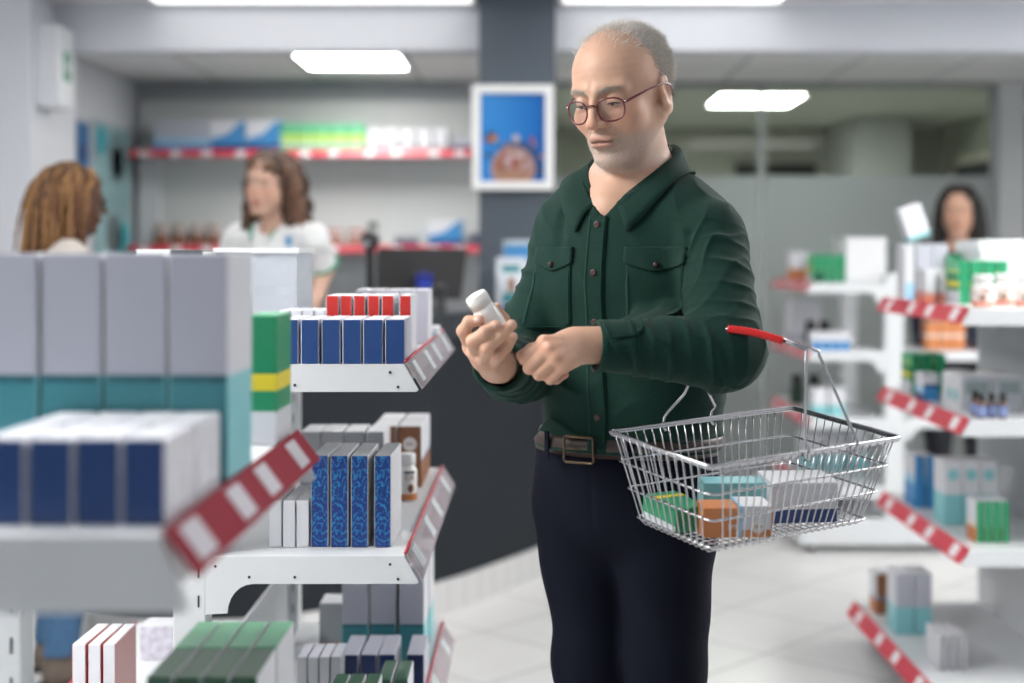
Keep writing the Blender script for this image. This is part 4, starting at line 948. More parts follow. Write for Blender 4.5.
def mixc(base, col, w): return base*(1-w[:, None])+np.asarray(col)*w[:, None]
def G(d2, s): return np.exp(-d2/(s*s))
def skin_color(v, c, R, s, base, male, lip, brow, stubble=None, bald=None):
    q = ((v-np.asarray(c))@np.asarray(R))/s; a = q.copy(); a[:, 0] = np.abs(a[:, 0])
    col = np.tile(np.asarray(base, float), (len(v), 1))
    nz = noise(v.astype(F32), 260., 8)*.5+noise(v.astype(F32), 90., 8)*.5
    col *= (1+.05*nz)[:, None]
    near = (np.abs(q) < .2).all(1)
    def dist(p, r=(1, 1, 1)): return (((a-np.asarray(p))/np.asarray(r))**2).sum(1)
    red = np.asarray(base)*np.array([1.03, .72, .66])
    col = mixc(col, red, near*(.55*G(dist((.042, -.08, -.030)), .022)+.6*G(dist((0, -.118, -.036)), .014)+.5*G(dist((.08, .014, 0)), .02)))
    if stubble is not None:
        w = sst(-q[:, 2], .050, .075)*sst(-q[:, 1], -.035, .0)+.0
        w = np.maximum(w, G(dist((0, -.10, -.054), (2.4, 1, .8)), .010)*.9)*near*(q[:, 2] > -.13)
        w = w*(1-G(dist((0, -.1, -.068), (2.2, 1, .9)), .010))
        col = mixc(col, stubble, np.clip(w*(.34+.16*noise(v.astype(F32), 900., 8)), 0, .75))
    wl = np.maximum(G(dist((0, -.102, -.0625), (3.2, 2, .8)), .0060), G(dist((0, -.101, -.0735), (2.7, 2, 1.)), .0060)); col = mixc(col, lip, near*np.clip(wl*1.1, 0, .85))
    sl = cap(a.astype(F32), (0, -.1035, -.0680), (.0215, -.0955, -.0690), 0.); col = mixc(col, np.asarray(lip)*.35, near*G(sl**2, .0022))
    br = cap(a.astype(F32), (.013, -.099, .0155), (.046, -.079, .0165), 0.); bw = near*G(br**2, .0060)*(.75 if not male else .45); col = mixc(col, brow, bw)
    return col
SK = dict(rough=.5, spec=.35, sss=.12)
# ------------------------------------------------------------------ the man
man = tag(empty('person', (.155, 2.38, 0)), 'older man in a dark green shirt holding a white bottle, basket on his arm', 'person')
MO = np.array([.155, 2.38, 0])
def toman(o): o.location = tuple(-MO); return o
RT = frame(30); Lv, Bv = RT[:, 0], RT[:, 1]; Fv = -Bv
hc, RH = np.array([.1510, 2.352, 1.6460]), frame(36, 14, -2)
hS = .955
SL = W(711, 238, 2.28); EL = W(723, 352, 2.165); WL = W(590, 345, 2.115)
SR = W(573, 238, 2.46); ER = W(519, 366, 2.38); WR = W(497, 366, 2.165)
PEL = np.array([.156, 2.44, 1.03]); CH = np.array([.168, 2.405, 1.33]); NK = np.array([.172, 2.405, 1.50])
# bottle held in the right hand
bot_top, bot_bot = W(475, 294.5, 2.085), W(502, 339, 2.10)
bax = (bot_top-bot_bot); blen = np.linalg.norm(bax); bax /= blen
def pj(px, py, Y): return W(px, py, Y)
RHAND = [  # palm ray + three bones for each finger (index, middle, ring, little), then the thumb
 [(pj(491, 362, 2.150), pj(471, 347, 2.112), .0150, .0125), (pj(471, 347, 2.112), pj(463.5, 331, 2.085), .0108, .0098), (pj(463.5, 331, 2.085), pj(469, 322, 2.068), .0096, .0090), (pj(469, 322, 2.068), pj(480, 320.5, 2.062), .0090, .0080)],
 [(pj(493, 364, 2.150), pj(476, 353, 2.100), .0150, .0125), (pj(476, 353, 2.100), pj(473, 341, 2.066), .0108, .0100), (pj(473, 341, 2.066), pj(485, 332.5, 2.053), .0098, .0092), (pj(485, 332.5, 2.053), pj(496, 325.5, 2.055), .0092, .0082)],
 [(pj(496, 366, 2.150), pj(484, 359, 2.094), .0150, .0125), (pj(484, 359, 2.094), pj(487, 348, 2.060), .0106, .0098), (pj(487, 348, 2.060), pj(500, 336, 2.056), .0097, .0091), (pj(500, 336, 2.056), pj(511.5, 325, 2.066), .0091, .0082)],
 [(pj(498, 368, 2.150), pj(492, 364, 2.100), .0140, .0115), (pj(492, 364, 2.100), pj(498, 355, 2.070), .0095, .0088), (pj(498, 355, 2.070), pj(507, 346, 2.074), .0086, .0080), (pj(507, 346, 2.074), pj(513, 337, 2.086), .0080, .0070)],
 [(pj(492, 358, 2.155), pj(503, 338, 2.148), .0150, .0118), (pj(503, 338, 2.148), pj(503, 320, 2.138), .0112, .0102), (pj(503, 320, 2.138), pj(496, 308, 2.126), .0100, .0082)]]
dL = W(557, 354, 2.058)-WL; nL = (.12, .93, -.34)
LHAND = hand_parts(WL+np.array([-.004, 0, 0]), dL, nL, -1, thumb=(.30, .60), spread=.0200, sc_=.90, each=[(72, 75, 40), (76, 78, 40), (80, 78, 42), (82, 80, 45)])
def handL(P):
    d = hand_sdf(P, WL, LHAND, extra=[(WL*.55+LHAND[1][0][1]*.45+np.array([0, .012, 0]), (.030, .022, .026))])
    d = smin(d, cap(P, WL+np.array([.06, .01, 0]), WL+np.array([-.012, 0, 0]), .029, .0245), .014)
    for f in LHAND[:4]:                                     # tendons
        a = WL*.3+f[0][1]*.7+np.array([0, -.010, .006]); d = smin(d, cap(P, a, f[0][1]+np.array([0, -.004, .003]), .0035, .006), .006)
    return d
def handR(P):
    d = hand_sdf(P, WR, RHAND, extra=[(pj(487, 358, 2.122), (.022, .028, .022))])
    return smin(d, cap(P, WR+np.array([.02, .09, -.004]), WR+np.array([-.003, -.012, .004]), .030, .0245), .014)
NB, NT = np.array([.176, 2.410, 1.505]), hc+np.array([.010, .030, -.050])
def man_body(P):
    d = head_sdf(P, hc, RH, hS)
    d = smin(d, cap(P, NB, NT, .063, .056), .022)                                             # neck
    d = smin(d, cap(P, hc+RH@np.array([0, -.020, -.100]), NB+Fv*.028, .030, .034), .02)         # throat
    d = smin(d, cap(P, NB+Fv*.022+np.array([0, 0, -.01]), CH+RT@np.array([-.004, -.076, .125]), .045, .030), .02)
    d = smin(d, ell(P, CH+np.array([.002, .0, .105]), (.155, .075, .075), RT), .05)
    d = smin(d, ell(P, CH, (.160, .095, .20), RT), .05)
    d = smin(d, ell(P, PEL, (.135, .095, .14), RT), .05)
    for S, E, Wr in ((SL, EL, WL), (SR, ER, WR)):
        d = smin(d, chain(P, [S, E, Wr], [.040, .033, .026], .02), .03)
    return smin(smin(d, handL(P), .008), handR(P), .008)
SKIN = np.array([.57, .345, .245])
def man_col(v):
    c = skin_color(v, hc, RH, hS, SKIN, True, (.34, .15, .115), (.34, .30, .26), stubble=(.46, .42, .39))
    q = ((v-hc)@RH)/hS
    # thin grey hair shading the scalp at the sides and back
    w = sst(q[:, 1]+.42*(q[:, 2]-.05), -.016, .016)*sst(q[:, 2], -.045, -.01)*(np.abs(q[:, 0]) < .12)
    c = mixc(c, (.40, .36, .33), np.clip(w*.5, 0, 1))
    for f in LHAND[:4]+RHAND[:5]:                            # redder knuckles and fingertips, paler nails
        for p, s_, k in ((f[1][0], .014, .35), (f[1][1], .011, .35), (f[-1][1], .012, .45)):
            c = mixc(c, SKIN*np.array([1.02, .72, .66]), k*G(((v-p)**2).sum(1), s_))
    return c
m_skin = mat('man_skin', SKIN, .48, spec=.35, vcol='Col', sss=.10, bump=.12, bscale=900)
body = toman(sdf_mesh('body', man_body, (-.13, 2.0, .88), (.46, 2.56, 1.80), .0022, m_skin, man, man_col))
# fingernails
nl = MB()
def nail(f, out, w=.0055):
    a, b, r0, r1 = f[-1]; t = (b-a)/np.linalg.norm(b-a); o_ = np.asarray(out, float); o_ = o_-t*(o_@t); o_ /= np.linalg.norm(o_); s_ = np.cross(t, o_)
    c = b-t*.002+o_*r1*.80; M = Matrix(((s_[0]*w, t[0]*.0072, o_[0]*.0022, c[0]), (s_[1]*w, t[1]*.0072, o_[1]*.0022, c[1]), (s_[2]*w, t[2]*.0072, o_[2]*.0022, c[2]), (0, 0, 0, 1)))
    nl.lathe([(1e-3, -1), (.7, -.7), (1, 0), (.7, .7), (1e-3, 1)], 12, 0, M)
for f in RHAND[:4]: nail(f, (.1, -1, .25))
nail(RHAND[4], (.6, .4, .7))
toman(nl.build('fingernail', mat('fingernail', (.60, .38, .30), .3), man))
# eyes (looking down)
for s_ in (1, -1):
    c = hc+RH@(np.array([s_*.031, -.0800, -.0030])*hS); e = toman(MB().sphere(tuple(c), .0120, 16, 10).build('eye', mat('eye_white', (.55, .50, .46), .15), man))
    cc = c+RH@np.array([0, -.0086, -.0030]); MB().sphere(tuple(cc), .0040, 12, 8).build('iris', mat('dark_iris', (.03, .035, .035), .1), e)
    # upper lid edge with lashes
    pts = [hc+RH@(np.array([s_*.031+u*.0135, -.0948+.75*u*u*.012, -.0052-.0028*u*u])*hS) for u in np.linspace(-1, 1, 9)]
    toman(MB().tube(pts, [.0004]+[.0011]*7+[.0004], 6).build('eyelash', mat('lash_dark', (.09, .05, .035), .6), man))
# hair: short thin grey strands at the sides, back and over the crown
rng = np.random.default_rng(11)
def man_hair():
    n = 26000; u = rng.normal(0, 1, (n, 3)); u /= np.linalg.norm(u, axis=1, keepdims=True)
    o = np.array([0, .012, .030]); O = np.tile(hc+RH@(o*hS), (n, 1)); D = (u@RH.T)
    far = O+D*.2; t = trace(lambda P: head_sdf(P, hc, RH, hS), far.astype(F32), -D.astype(F32), 40, .2)
    q = ((t-hc)@RH)/hS
    side = sst(q[:, 1]+.42*(q[:, 2]-.05), -.020, .006)*sst(q[:, 2], -.050+.0*q[:, 1], -.028)
    earm = ~((np.abs(q[:, 0]) > .066) & (np.abs(q[:, 1]-.012) < .026) & (q[:, 2] < .026))
    bald = np.exp(-(((q[:, 0])/.050)**2+((q[:, 1]-.004)/.074)**2)**1.5)*(q[:, 2] > .05)
    front = .13*sst(q[:, 2], .066, .088)*sst(q[:, 1], -.080, -.05)
    prob = np.clip(np.maximum(side*(1-.75*bald), front*(1-.55*bald)), 0, 1)*earm
    keep = rng.uniform(0, 1, n) < prob
    t, q, u = t[keep], q[keep], u[keep]
    back = np.stack([q[:, 0]*3.0, .55+0*q[:, 0], -.75+q[:, 2]*9], 1); top = q[:, 2] > .075
    back[top] = np.stack([q[top, 0]*6, .9+0*q[top, 0], .1+0*q[top, 0]], 1)
    dl = back*.75+u*.62+rng.normal(0, .22, q.shape)
    L = rng.uniform(.009, .021, len(q))*np.where(top, 1.25, 1)
    return t-(u@RH.T)*.001-MO, dl@RH.T, L, (-(u@RH.T))*(L*.30)[:, None]
r_, d_, l_, b_ = man_hair()
strands('hair', r_, d_, l_, mat('grey_hair', (.64, .60, .55), .5, noise=.25, nscale=150), man, r=.00050, bend=b_)
# eyebrows and stubble-like moustache hairs
def patch_hair(name, n, fn, L, dirl, m, r=.0004):
    q0 = fn(n); O = hc+(q0*hS)@RH.T+(np.array([0, -.05, 0])@RH.T); t = trace(lambda P: head_sdf(P, hc, RH, hS), O.astype(F32), np.tile((RH@np.array([0, 1., 0])), (n, 1)).astype(F32), 40, .2)
    d = dirl(q0)+rng.normal(0, .25, (n, 3)); return strands(name, t-MO, d@RH.T, rng.uniform(.6, 1, n)*L, m, man, r=r)
def brow_pts(n, s_):
    u = rng.uniform(0, 1, n); return np.stack([s_*(.012+.036*u), -.10+.02*u, .0155+.004*np.sin(u*2.6)+rng.normal(0, .0022, n)], 1)
for s_ in (1, -1): patch_hair('eyebrow', 150, lambda n, s_=s_: brow_pts(n, s_), .007, lambda q: np.stack([np.sign(q[:, 0])*1.0, -.12+0*q[:, 0], .12+0*q[:, 0]], 1), mat('brow_hair', (.42, .37, .32), .5))
def stub_pts(n):
    x = rng.uniform(-.055, .055, n); z = rng.uniform(-.126, -.046, n); ok = ~((np.abs(x) < .023) & (z > -.080) & (z < -.056)); ok &= (np.abs(x) < .02+(-.045-z)*1.3)
    x, z = x[ok], z[ok]; return np.stack([x, -.12+0*x, z], 1)
q0 = stub_pts(2600); nn = len(q0)
_q = q0
patch_hair('beard_stubble', nn, lambda n: _q, .0034, lambda q: np.stack([q[:, 0]*4, -.6+0*q[:, 0], -.8+0*q[:, 0]], 1), mat('stubble_grey', (.62, .58, .54), .5), r=.00026)
# spectacles
m_gl = mat('wine_red_frame', (.11, .014, .020), .2, coat=.3)
def HP(x, y, z): return tuple(hc+RH@(np.array([x, y, z])*hS))
gm = MB(); lens_outline = {}
for s_ in (1, -1):
    pts = []
    for i in range(28):
        a = 2*PI*i/28; cx_, cz_ = s_*.0335, -.0150
        rx = .0228*(1+.07*math.sin(a)); x = cx_+rx*np.sign(math.cos(a))*abs(math.cos(a))**.80; zz = cz_+.0192*np.sign(math.sin(a))*abs(math.sin(a))**.82
        pts.append((x, -.1075+.9*max(0, abs(x)-.012)**1.6*2.2, zz))
    lens_outline[s_] = pts
    gm.tube([HP(*p) for p in pts], .00155, 8, closed=True)
gm.tube([HP(-.0125, -.1085, -.0085), HP(-.006, -.1125, -.0045), HP(0, -.1135, -.0038), HP(.006, -.1125, -.0045), HP(.0125, -.1085, -.0085)], .0016, 8)
go = toman(gm.build('eyeglasses', m_gl, man))
for s_ in (1, -1):
    tp = [HP(s_*.0560, -.0935, -.006), HP(s_*.0640, -.086, -.003), HP(s_*.0765, -.040, .006), HP(s_*.0815, -.002, .010), HP(s_*.0805, .020, .004), HP(s_*.0785, .034, -.016)]
    MB().tube(tp, [.0022, .0021, .0017, .0016, .0017, .0017], 8).build('temple_arm', m_gl, go)
    MB().sphere(HP(s_*.0585, -.0922, -.0050), .0019, 8, 6).build('hinge_dot', mat('silver_dot', (.7, .7, .7), .25, metal=1), go)
    P0 = lens_outline[s_]; c0 = np.mean(P0, axis=0); c0[1] -= .0012
    MB().add([HP(*p) for p in P0]+[HP(*c0)], [(i, (i+1) % 28, 28) for i in range(28)], 0, True).build('lens', glass_mat('spectacle_lens', (.96, .97, .97), .03), go)
# ---- shirt
def seglen(a, b): return float(np.linalg.norm(np.asarray(b)-np.asarray(a)))
def sleeve(P, a, b, ra, rb, amp, freq, ph, bias=(0, 0, 1)):
    d, t = cap(P, a, b, ra, rb, True); L = seglen(a, b)
    ax = (np.asarray(b)-np.asarray(a))/L; x = np.cross(ax, bias); x /= np.linalg.norm(x); y = np.cross(ax, x)
    q = P-np.asarray(a, F32); an = np.arctan2(q@y.astype(F32), q@x.astype(F32))
    n_ = noise(P, 30., 6, 2); n3 = noise(P, 17., 6, 5)
    w = t*L*freq+1.5*np.sin(an+ph)+2.2*n3; w2 = t*L*freq*.55-2.0*np.sin(an+ph*2)+2.6*n_
    r1 = 1-np.abs(np.sin(w)); r2 = 1-np.abs(np.sin(w2))
    return d-amp*(r1*r1*(.30+.70*sst(n_, -.25, .35))*.75+r2*r2*(.35+.65*sst(n3, -.3, .3))*.85-.35)
def torso_local(P): return (P-np.asarray(CH, F32))@np.asarray(RT, F32)
PLX = -.004
COLC = NB+np.array([0, .003, .022])
def col_dz(f): return .016*f-.098*(1-f)**3
def shirt(P, detail=True):
    q = torso_local(P)
    d = ell(q, (0, -.004, -.005), (.190, .126, .215))
    d = smin(d, ell(q, (0, .004, .092), (.168, .088, .078)), .05)
    d = smin(d, ell(q, (0, .002, -.185), (.160, .122, .170)), .06)
    d = smin(d, ell(q, (-.012, -.006, -.285), (.162, .116, .075)), .04)
    d = smin(d, cap(P, NB+np.array([0, .004, -.03]), NB+np.array([-.002, .004, .035]), .066, .060), .03)
    d = smin(d, cap(P, SL, NB+np.array([0, 0, -.035]), .050, .05), .04); d = smin(d, cap(P, SR, NB+np.array([0, 0, -.035]), .050, .05), .04)
    # folds on the body
    n1 = noise(P, 13., 6, 0); n2 = noise(P, 24., 6, 4)
    front = sst(-q[:, 1], -.02, .07)
    def ridge(w): r = 1-np.abs(np.sin(w)); return r*r
    d = d-.0042*ridge(q[:, 0]*34+q[:, 2]*16+2.6*n1)*front*sst(n2, -.5, .4)*sst(q[:, 2], -.22, -.05)
    d = d-.0048*ridge(q[:, 0]*12-q[:, 2]*44+2.6*n1+1.0*n2)*sst(-q[:, 2], -.02, .12)*(.4+.6*sst(n2, -.3, .3))
    d = d-.0040*ridge(q[:, 0]*26+q[:, 2]*30+2.0*n2)*sst(np.abs(q[:, 0]), .07, .14)*sst(q[:, 2], -.10, .05)
    d = d-.0022*n2-.0030*n1
    eL = np.asarray(EL); mL = WL+(EL-WL)*.03
    uL = sleeve(P, SL, EL+np.array([.004, 0, .004]), .056, .060, .0060, 92, .6); fL = sleeve(P, EL, mL, .061, .0365, .0070, 105, 2.1, (0, 1, .2))
    uR = sleeve(P, SR, ER, .055, .060, .0060, 92, 1.6); fR = sleeve(P, ER, WR+(ER-WR)*.10, .060, .037, .0070, 105, .4, (1, 0, 0))
    arms = smin(smin(uL, fL, .022), smin(uR, fR, .022), .002)
    d = smin(d, arms, .018)
    # creases where arm and body meet
    d = d+.007*np.exp(-(cap(P, W(690, 235, 2.24), W(703, 305, 2.2), 0.)/.009)**2)
    d = d+.010*np.exp(-(cap(P, W(563, 215, 2.36), W(541, 320, 2.30), 0.)/.010)**2)
    # neck opening
    rel = P-np.asarray(COLC, F32); ra_ = rel@np.asarray(Lv, F32); rb_ = rel@np.asarray(Fv, F32); rr_ = np.sqrt(ra_**2+rb_**2)+1e-6
    ff = np.arccos(np.clip(rb_/rr_, -1, 1))/PI
    d = smax(d, np.minimum(rel[:, 2]-col_dz(ff)-.012, (.074+.05*(1-ff)**3)-rr_), .004)
    wv = np.clip((q[:, 2]-.116)*.34, 0, .022)-np.abs(q[:, 0]-PLX)                       # the open V at the neck
    d = smax(d, np.minimum(wv, smin(-.03-q[:, 1], (q[:, 2]-.118)*.5, .004)), .004)
    # cut flat at the cuffs and the waist
    aL = (EL-WL)/seglen(EL, WL); aR = (ER-WR)/seglen(ER, WR)
    nearL = cap(P, WL, WL-aL*.1, .075); nearR = cap(P, WR, WR-aR*.1, .075)
    d = smax(d, -smax(nearL, (P-np.asarray(WL+aL*.012, F32))@aL.astype(F32), .002), .003)
    d = smax(d, -smax(nearR, (P-np.asarray(WR+aR*.016, F32))@aR.astype(F32), .002), .003)
    # hollow the cuffs a little
    d = smax(d, -cap(P, WL-aL*.03, WL+aL*.035, .0305), .002); d = smax(d, -cap(P, WR-aR*.03, WR+aR*.040, .0315), .002)
    return smax(d, (1.055-P[:, 2]), .004)
m_shirt = mat('dark_green_cotton', (.0040, .0265, .0190), .82, noise=.16, nscale=230, bump=.25, bscale=700, spec=.18, sheen=.06)
so = toman(sdf_mesh('shirt', shirt, (-.14, 2.03, 1.02), (.47, 2.60, 1.60), .0030, m_shirt, man))
m_stitch = mat('shirt_seam', (.012, .062, .046), .8, spec=.15)
def drape(U, Vv, off):
    """front-of-torso patch: arrays of local x and z -> points on the shirt, off metres above it"""
    sh = U.shape; Q = np.stack([U.ravel(), np.full(U.size, -.30), Vv.ravel()], 1); O = CH+Q@RT.T; D = np.tile(-Fv, (len(O), 1))
    p = trace(shirt, O.astype(F32), D.astype(F32), 50, .5)+Fv*off
    return p.reshape(sh+(3,))
def patch(name, u0, u1, z0, z1, off, th, m, parent, shape=None, n=14, k=16):
    uu, vv = np.meshgrid(np.linspace(0, 1, k), np.linspace(0, 1, n))
    U = u0+(u1-u0)*uu; lo = z0+(0 if shape is None else shape(uu)); V_ = lo+(z1-lo)*vv
    g = drape(U, V_, off)
    for it in range(2): g[1:-1, 1:-1] = (g[1:-1, 1:-1]*2+g[:-2, 1:-1]+g[2:, 1:-1]+g[1:-1, :-2]+g[1:-1, 2:])/6
    return sheet(name, g, th, m, parent)
# the shirt object sits at -MO inside the man; its own children use plain world coordinates
patch('placket', PLX-.017, PLX+.017, -.27, .112, .0035, .005, m_shirt, so, n=60, k=7)
for s_ in (-1, 1):
    a, b = (.050, .148) if s_ > 0 else (-.132, -.050)
    pk = patch('chest_pocket', a, b, -.075, .052, .0030, .004, m_shirt, so, shape=lambda u: .010*np.abs(2*u-1)**4)
    fl = patch('pocket_flap', a-.003, b+.003, .022, .062, .0062, .005, m_shirt, so, shape=lambda u: .014*np.clip(np.abs(2*u-1), 0, 1)**1.3)
    mid = drape(np.array([[(a+b)/2]]), np.array([[.033]]), .0078)[0, 0]
    MB().sphere(tuple(mid), .0050, 10, 6).build('pocket_button', mat('shirt_button', (.05, .018, .016), .35), so)
    # stitch lines round the pocket
    for (ua, za, ub, zb) in ((a+.004, -.068, a+.004, .020), (b-.004, -.068, b-.004, .020), (a+.006, -.070, b-.006, -.070)):
        tt_ = np.linspace(0, 1, 14); g = drape((ua+(ub-ua)*tt_)[None], (za+(zb-za)*tt_)[None], .0042)[0]
        MB().tube([tuple(p) for p in g], .0007, 5).build('stitching', m_stitch, so)
for zz in (.098, .020, -.060, -.135, -.215):
    c = drape(np.array([[PLX]]), np.array([[zz]]), .0045)[0, 0]
    M = Matrix.Translation(tuple(c)) @ Matrix(RT.tolist()).to_4x4() @ Matrix.Rotation(PI/2, 4, 'X')
    MB().lathe([(.0052, -.001), (.0056, .0005), (.0048, .0016), (.003, .0012)], 16, 0, M).build('button', mat('shirt_button', (.05, .018, .016), .35), so)
for s_ in (-1, 1):
    tt_ = np.linspace(-.255, .112, 40); g = drape((PLX+s_*.0135+0*tt_)[None], tt_[None], .0048)[0]
    MB().tube([tuple(p) for p in g], .0007, 5).build('stitching', m_stitch, so)
# cuffs
def cuff(Wr, E, r0, r1, ln, name='cuff'):
    ax = (E-Wr)/seglen(E, Wr); x = np.cross(ax, (0, 0, 1)); x /= np.linalg.norm(x); y = np.cross(ax, x); st_ = Wr+ax*.009; g = []
    for (t, r) in ((.004, r0-.006), (0, r0-.003), (0, r0), (.002, r0+.0012), (ln*.5, (r0+r1)/2+.0015), (ln-.002, r1+.0012), (ln, r1-.004)):
        g.append([tuple(st_+ax*t+(x*math.cos(a)+y*math.sin(a))*r*(1+.025*math.sin(2*a+.6))) for a in np.linspace(0, 2*PI, 41)])
    c = MB().grid([r[::-1] for r in g]).build(name, m_shirt, so)
    for t in (.005, ln-.006):
        r = r0+(r1-r0)*t/ln+.0016
        MB().tube([tuple(st_+ax*t+(x*math.cos(a)+y*math.sin(a))*r*(1+.025*math.sin(2*a+.6))) for a in np.linspace(0, 2*PI, 40)[:-1]], .0006, 4, closed=True).build('stitching', m_stitch, so)
    return c
cuff(WL, EL, .0375, .0405, .060); cuff(WR, ER, .0385, .0415, .060)
# collar: stand and folded leaf
def collar():
    C0 = COLC; g = []
    nphi = 81; phis = np.linspace(math.radians(9), math.radians(351), nphi)       # 0 = front
    prof = [(.003, -.030, 0), (.000, -.008, 0), (.000, .008, .0), (.002, .024, .0), (.007, .0290, .0), (.0125, .023, .15), (.0190, .006, .5), (.0245, -.011, .8), (.0300, -.026, 1.)]
    for (off, h, leaf) in prof:
        r = []
        for ph in phis:
            f = min(ph, 2*PI-ph)/PI                      # 0 front .. 1 back
            rad = .0625+off*(1-.25*(1-f))+.046*(1-f)**3
            point = (1-f)**3
            sg = np.sign(math.sin(ph))
            fwd = Fv*math.cos(ph)*rad+Lv*math.sin(ph)*rad
            side = Lv*sg*.030*point*leaf+Fv*.008*point*leaf
            r.append(C0+fwd+side+np.array([0, 0, h*(1-.25*(1-f))+col_dz(f)-leaf*.012*point]))
        g.append(r)
    g = np.array(g)
    for k, mg in ((4, .006), (5, .0055), (6, .0050), (7, .0045), (8, .0045)):        # the leaf lies on the shirt
        p = g[k].astype(F32)
        for it in range(5):
            e = .003; dd = shirt(p); n_ = np.stack([(shirt(p+np.eye(3, dtype=F32)[i]*e)-shirt(p-np.eye(3, dtype=F32)[i]*e))/(2*e) for i in range(3)], 1)
            n_ /= np.linalg.norm(n_, axis=1, keepdims=True)+1e-6; p = p+n_*np.clip(mg-dd, 0, .02)[:, None]
        for it in range(3): p[1:-1] = (p[:-2]+2*p[1:-1]+p[2:])/4
        g[k] = p
    return sheet('collar', g, .0022, m_shirt, so)
collar()
# ---- trousers, belt, shoes
def lw(px, Y, z): return np.array([WX(px, Y), Y, z])
HPL, KNL, ANL = PEL+RT@np.array([.076, .0, -.10]), np.array([.226, 2.40, .50]), np.array([.240, 2.46, .095])
HPR, KNR, ANR = PEL+RT@np.array([-.074, .0, -.10]), np.array([.114, 2.45, .50]), np.array([.098, 2.54, .095])
def trousers(P, infl=0.):
    q = (P-np.asarray(PEL, F32))@np.asarray(RT, F32)
    d = ell(q, (0, .004, .03), (.158, .114, .13)); d = smin(d, ell(q, (0, .010, -.065), (.169, .122, .125)), .05)
    n = noise(P, 15., 6, 1); n2 = noise(P, 34., 6, 5)
    for Hh, K, A in ((HPL, KNL, ANL), (HPR, KNR, ANR)):
        l = chain(P, [Hh+np.array([0, 0, .0]), Hh*.42+K*.58, K, A], [.092, .066, .056, .052], .03); d = smin(d, l, .022)
    d = d-.0028*n-.0016*n2-.0024*np.sin(P[:, 2]*38+q[:, 0]*30+2.4*n)*sst(-q[:, 2], .05, .2)
    d = d+.005*np.exp(-((q[:, 0]+.004)/.006)**2)*sst(-q[:, 1], .02, .08)*sst(q[:, 2], -.17, -.02)*.35    # fly
    d = d+.0035*np.exp(-(cap(P, PEL+RT@np.array([.10, -.11, .03]), PEL+RT@np.array([.165, -.03, -.10]), 0.)/.004)**2)
    d = smax(d, P[:, 2]-1.080, .003); return smax(d, .055-P[:, 2], .01)
m_tr = mat('navy_trousers', (.0026, .0036, .0095), .85, noise=.12, nscale=260, bump=.15, bscale=800, spec=.12)
tr_o = toman(sdf_mesh('trousers', trousers, (-.10, 2.22, .03), (.42, 2.68, 1.10), .0042, m_tr, man))
bp = []
for a in np.linspace(0, 2*PI, 73)[:-1]:
    dv = RT@np.array([math.sin(a), -math.cos(a), 0]); bp.append((a, dv))
def ring(z, off):
    O = np.array([np.array([PEL[0], PEL[1], z])+d*.3 for a, d in bp]); D = np.array([-d for a, d in bp])
    def both(P): return np.minimum(trousers(P), shirt(P)+.001)
    t = trace(both, O.astype(F32), D.astype(F32), 60, .3); return t-D*off
zb = 1.062; rows = [ring(zb-.018, -.006), ring(zb-.018, .003), ring(zb+.0, .0045), ring(zb+.018, .003), ring(zb+.018, -.006)]
for r in rows:
    for it in range(2): r[:] = (np.roll(r, 1, 0)+2*r+np.roll(r, -1, 0))/4
    
for r, z in zip(rows, (zb-.018, zb-.018, zb, zb+.018, zb+.018)): r[:, 2] = z
belt = toman(MB().grid([list(map(tuple, np.concatenate([r, r[:1]]))) for r in rows]).build('belt', mat('dark_brown_leather', (.030, .014, .010), .45, noise=.2, nscale=80), man))
i0 = [i for i, (a, d) in enumerate(bp)][0]; bc = rows[2][-1]*.5+rows[2][0]*.5+Fv*.004
bk = MB(); 
def BL(x, z): return tuple(bc+Lv*x+np.array([0, 0, z])+Fv*(.002-2.2*x*x))
bk.tube([BL(-.024, -.021), BL(.024, -.021), BL(.027, -.018), BL(.027, .018), BL(.024, .021), BL(-.024, .021), BL(-.027, .018), BL(-.027, -.018)], .0026, 8, closed=True).tube([BL(-.024, 0), BL(.004, .001)], .0018, 6)
bk.build('buckle', mat('dull_brass', (.10, .07, .045), .35, metal=.9), belt)
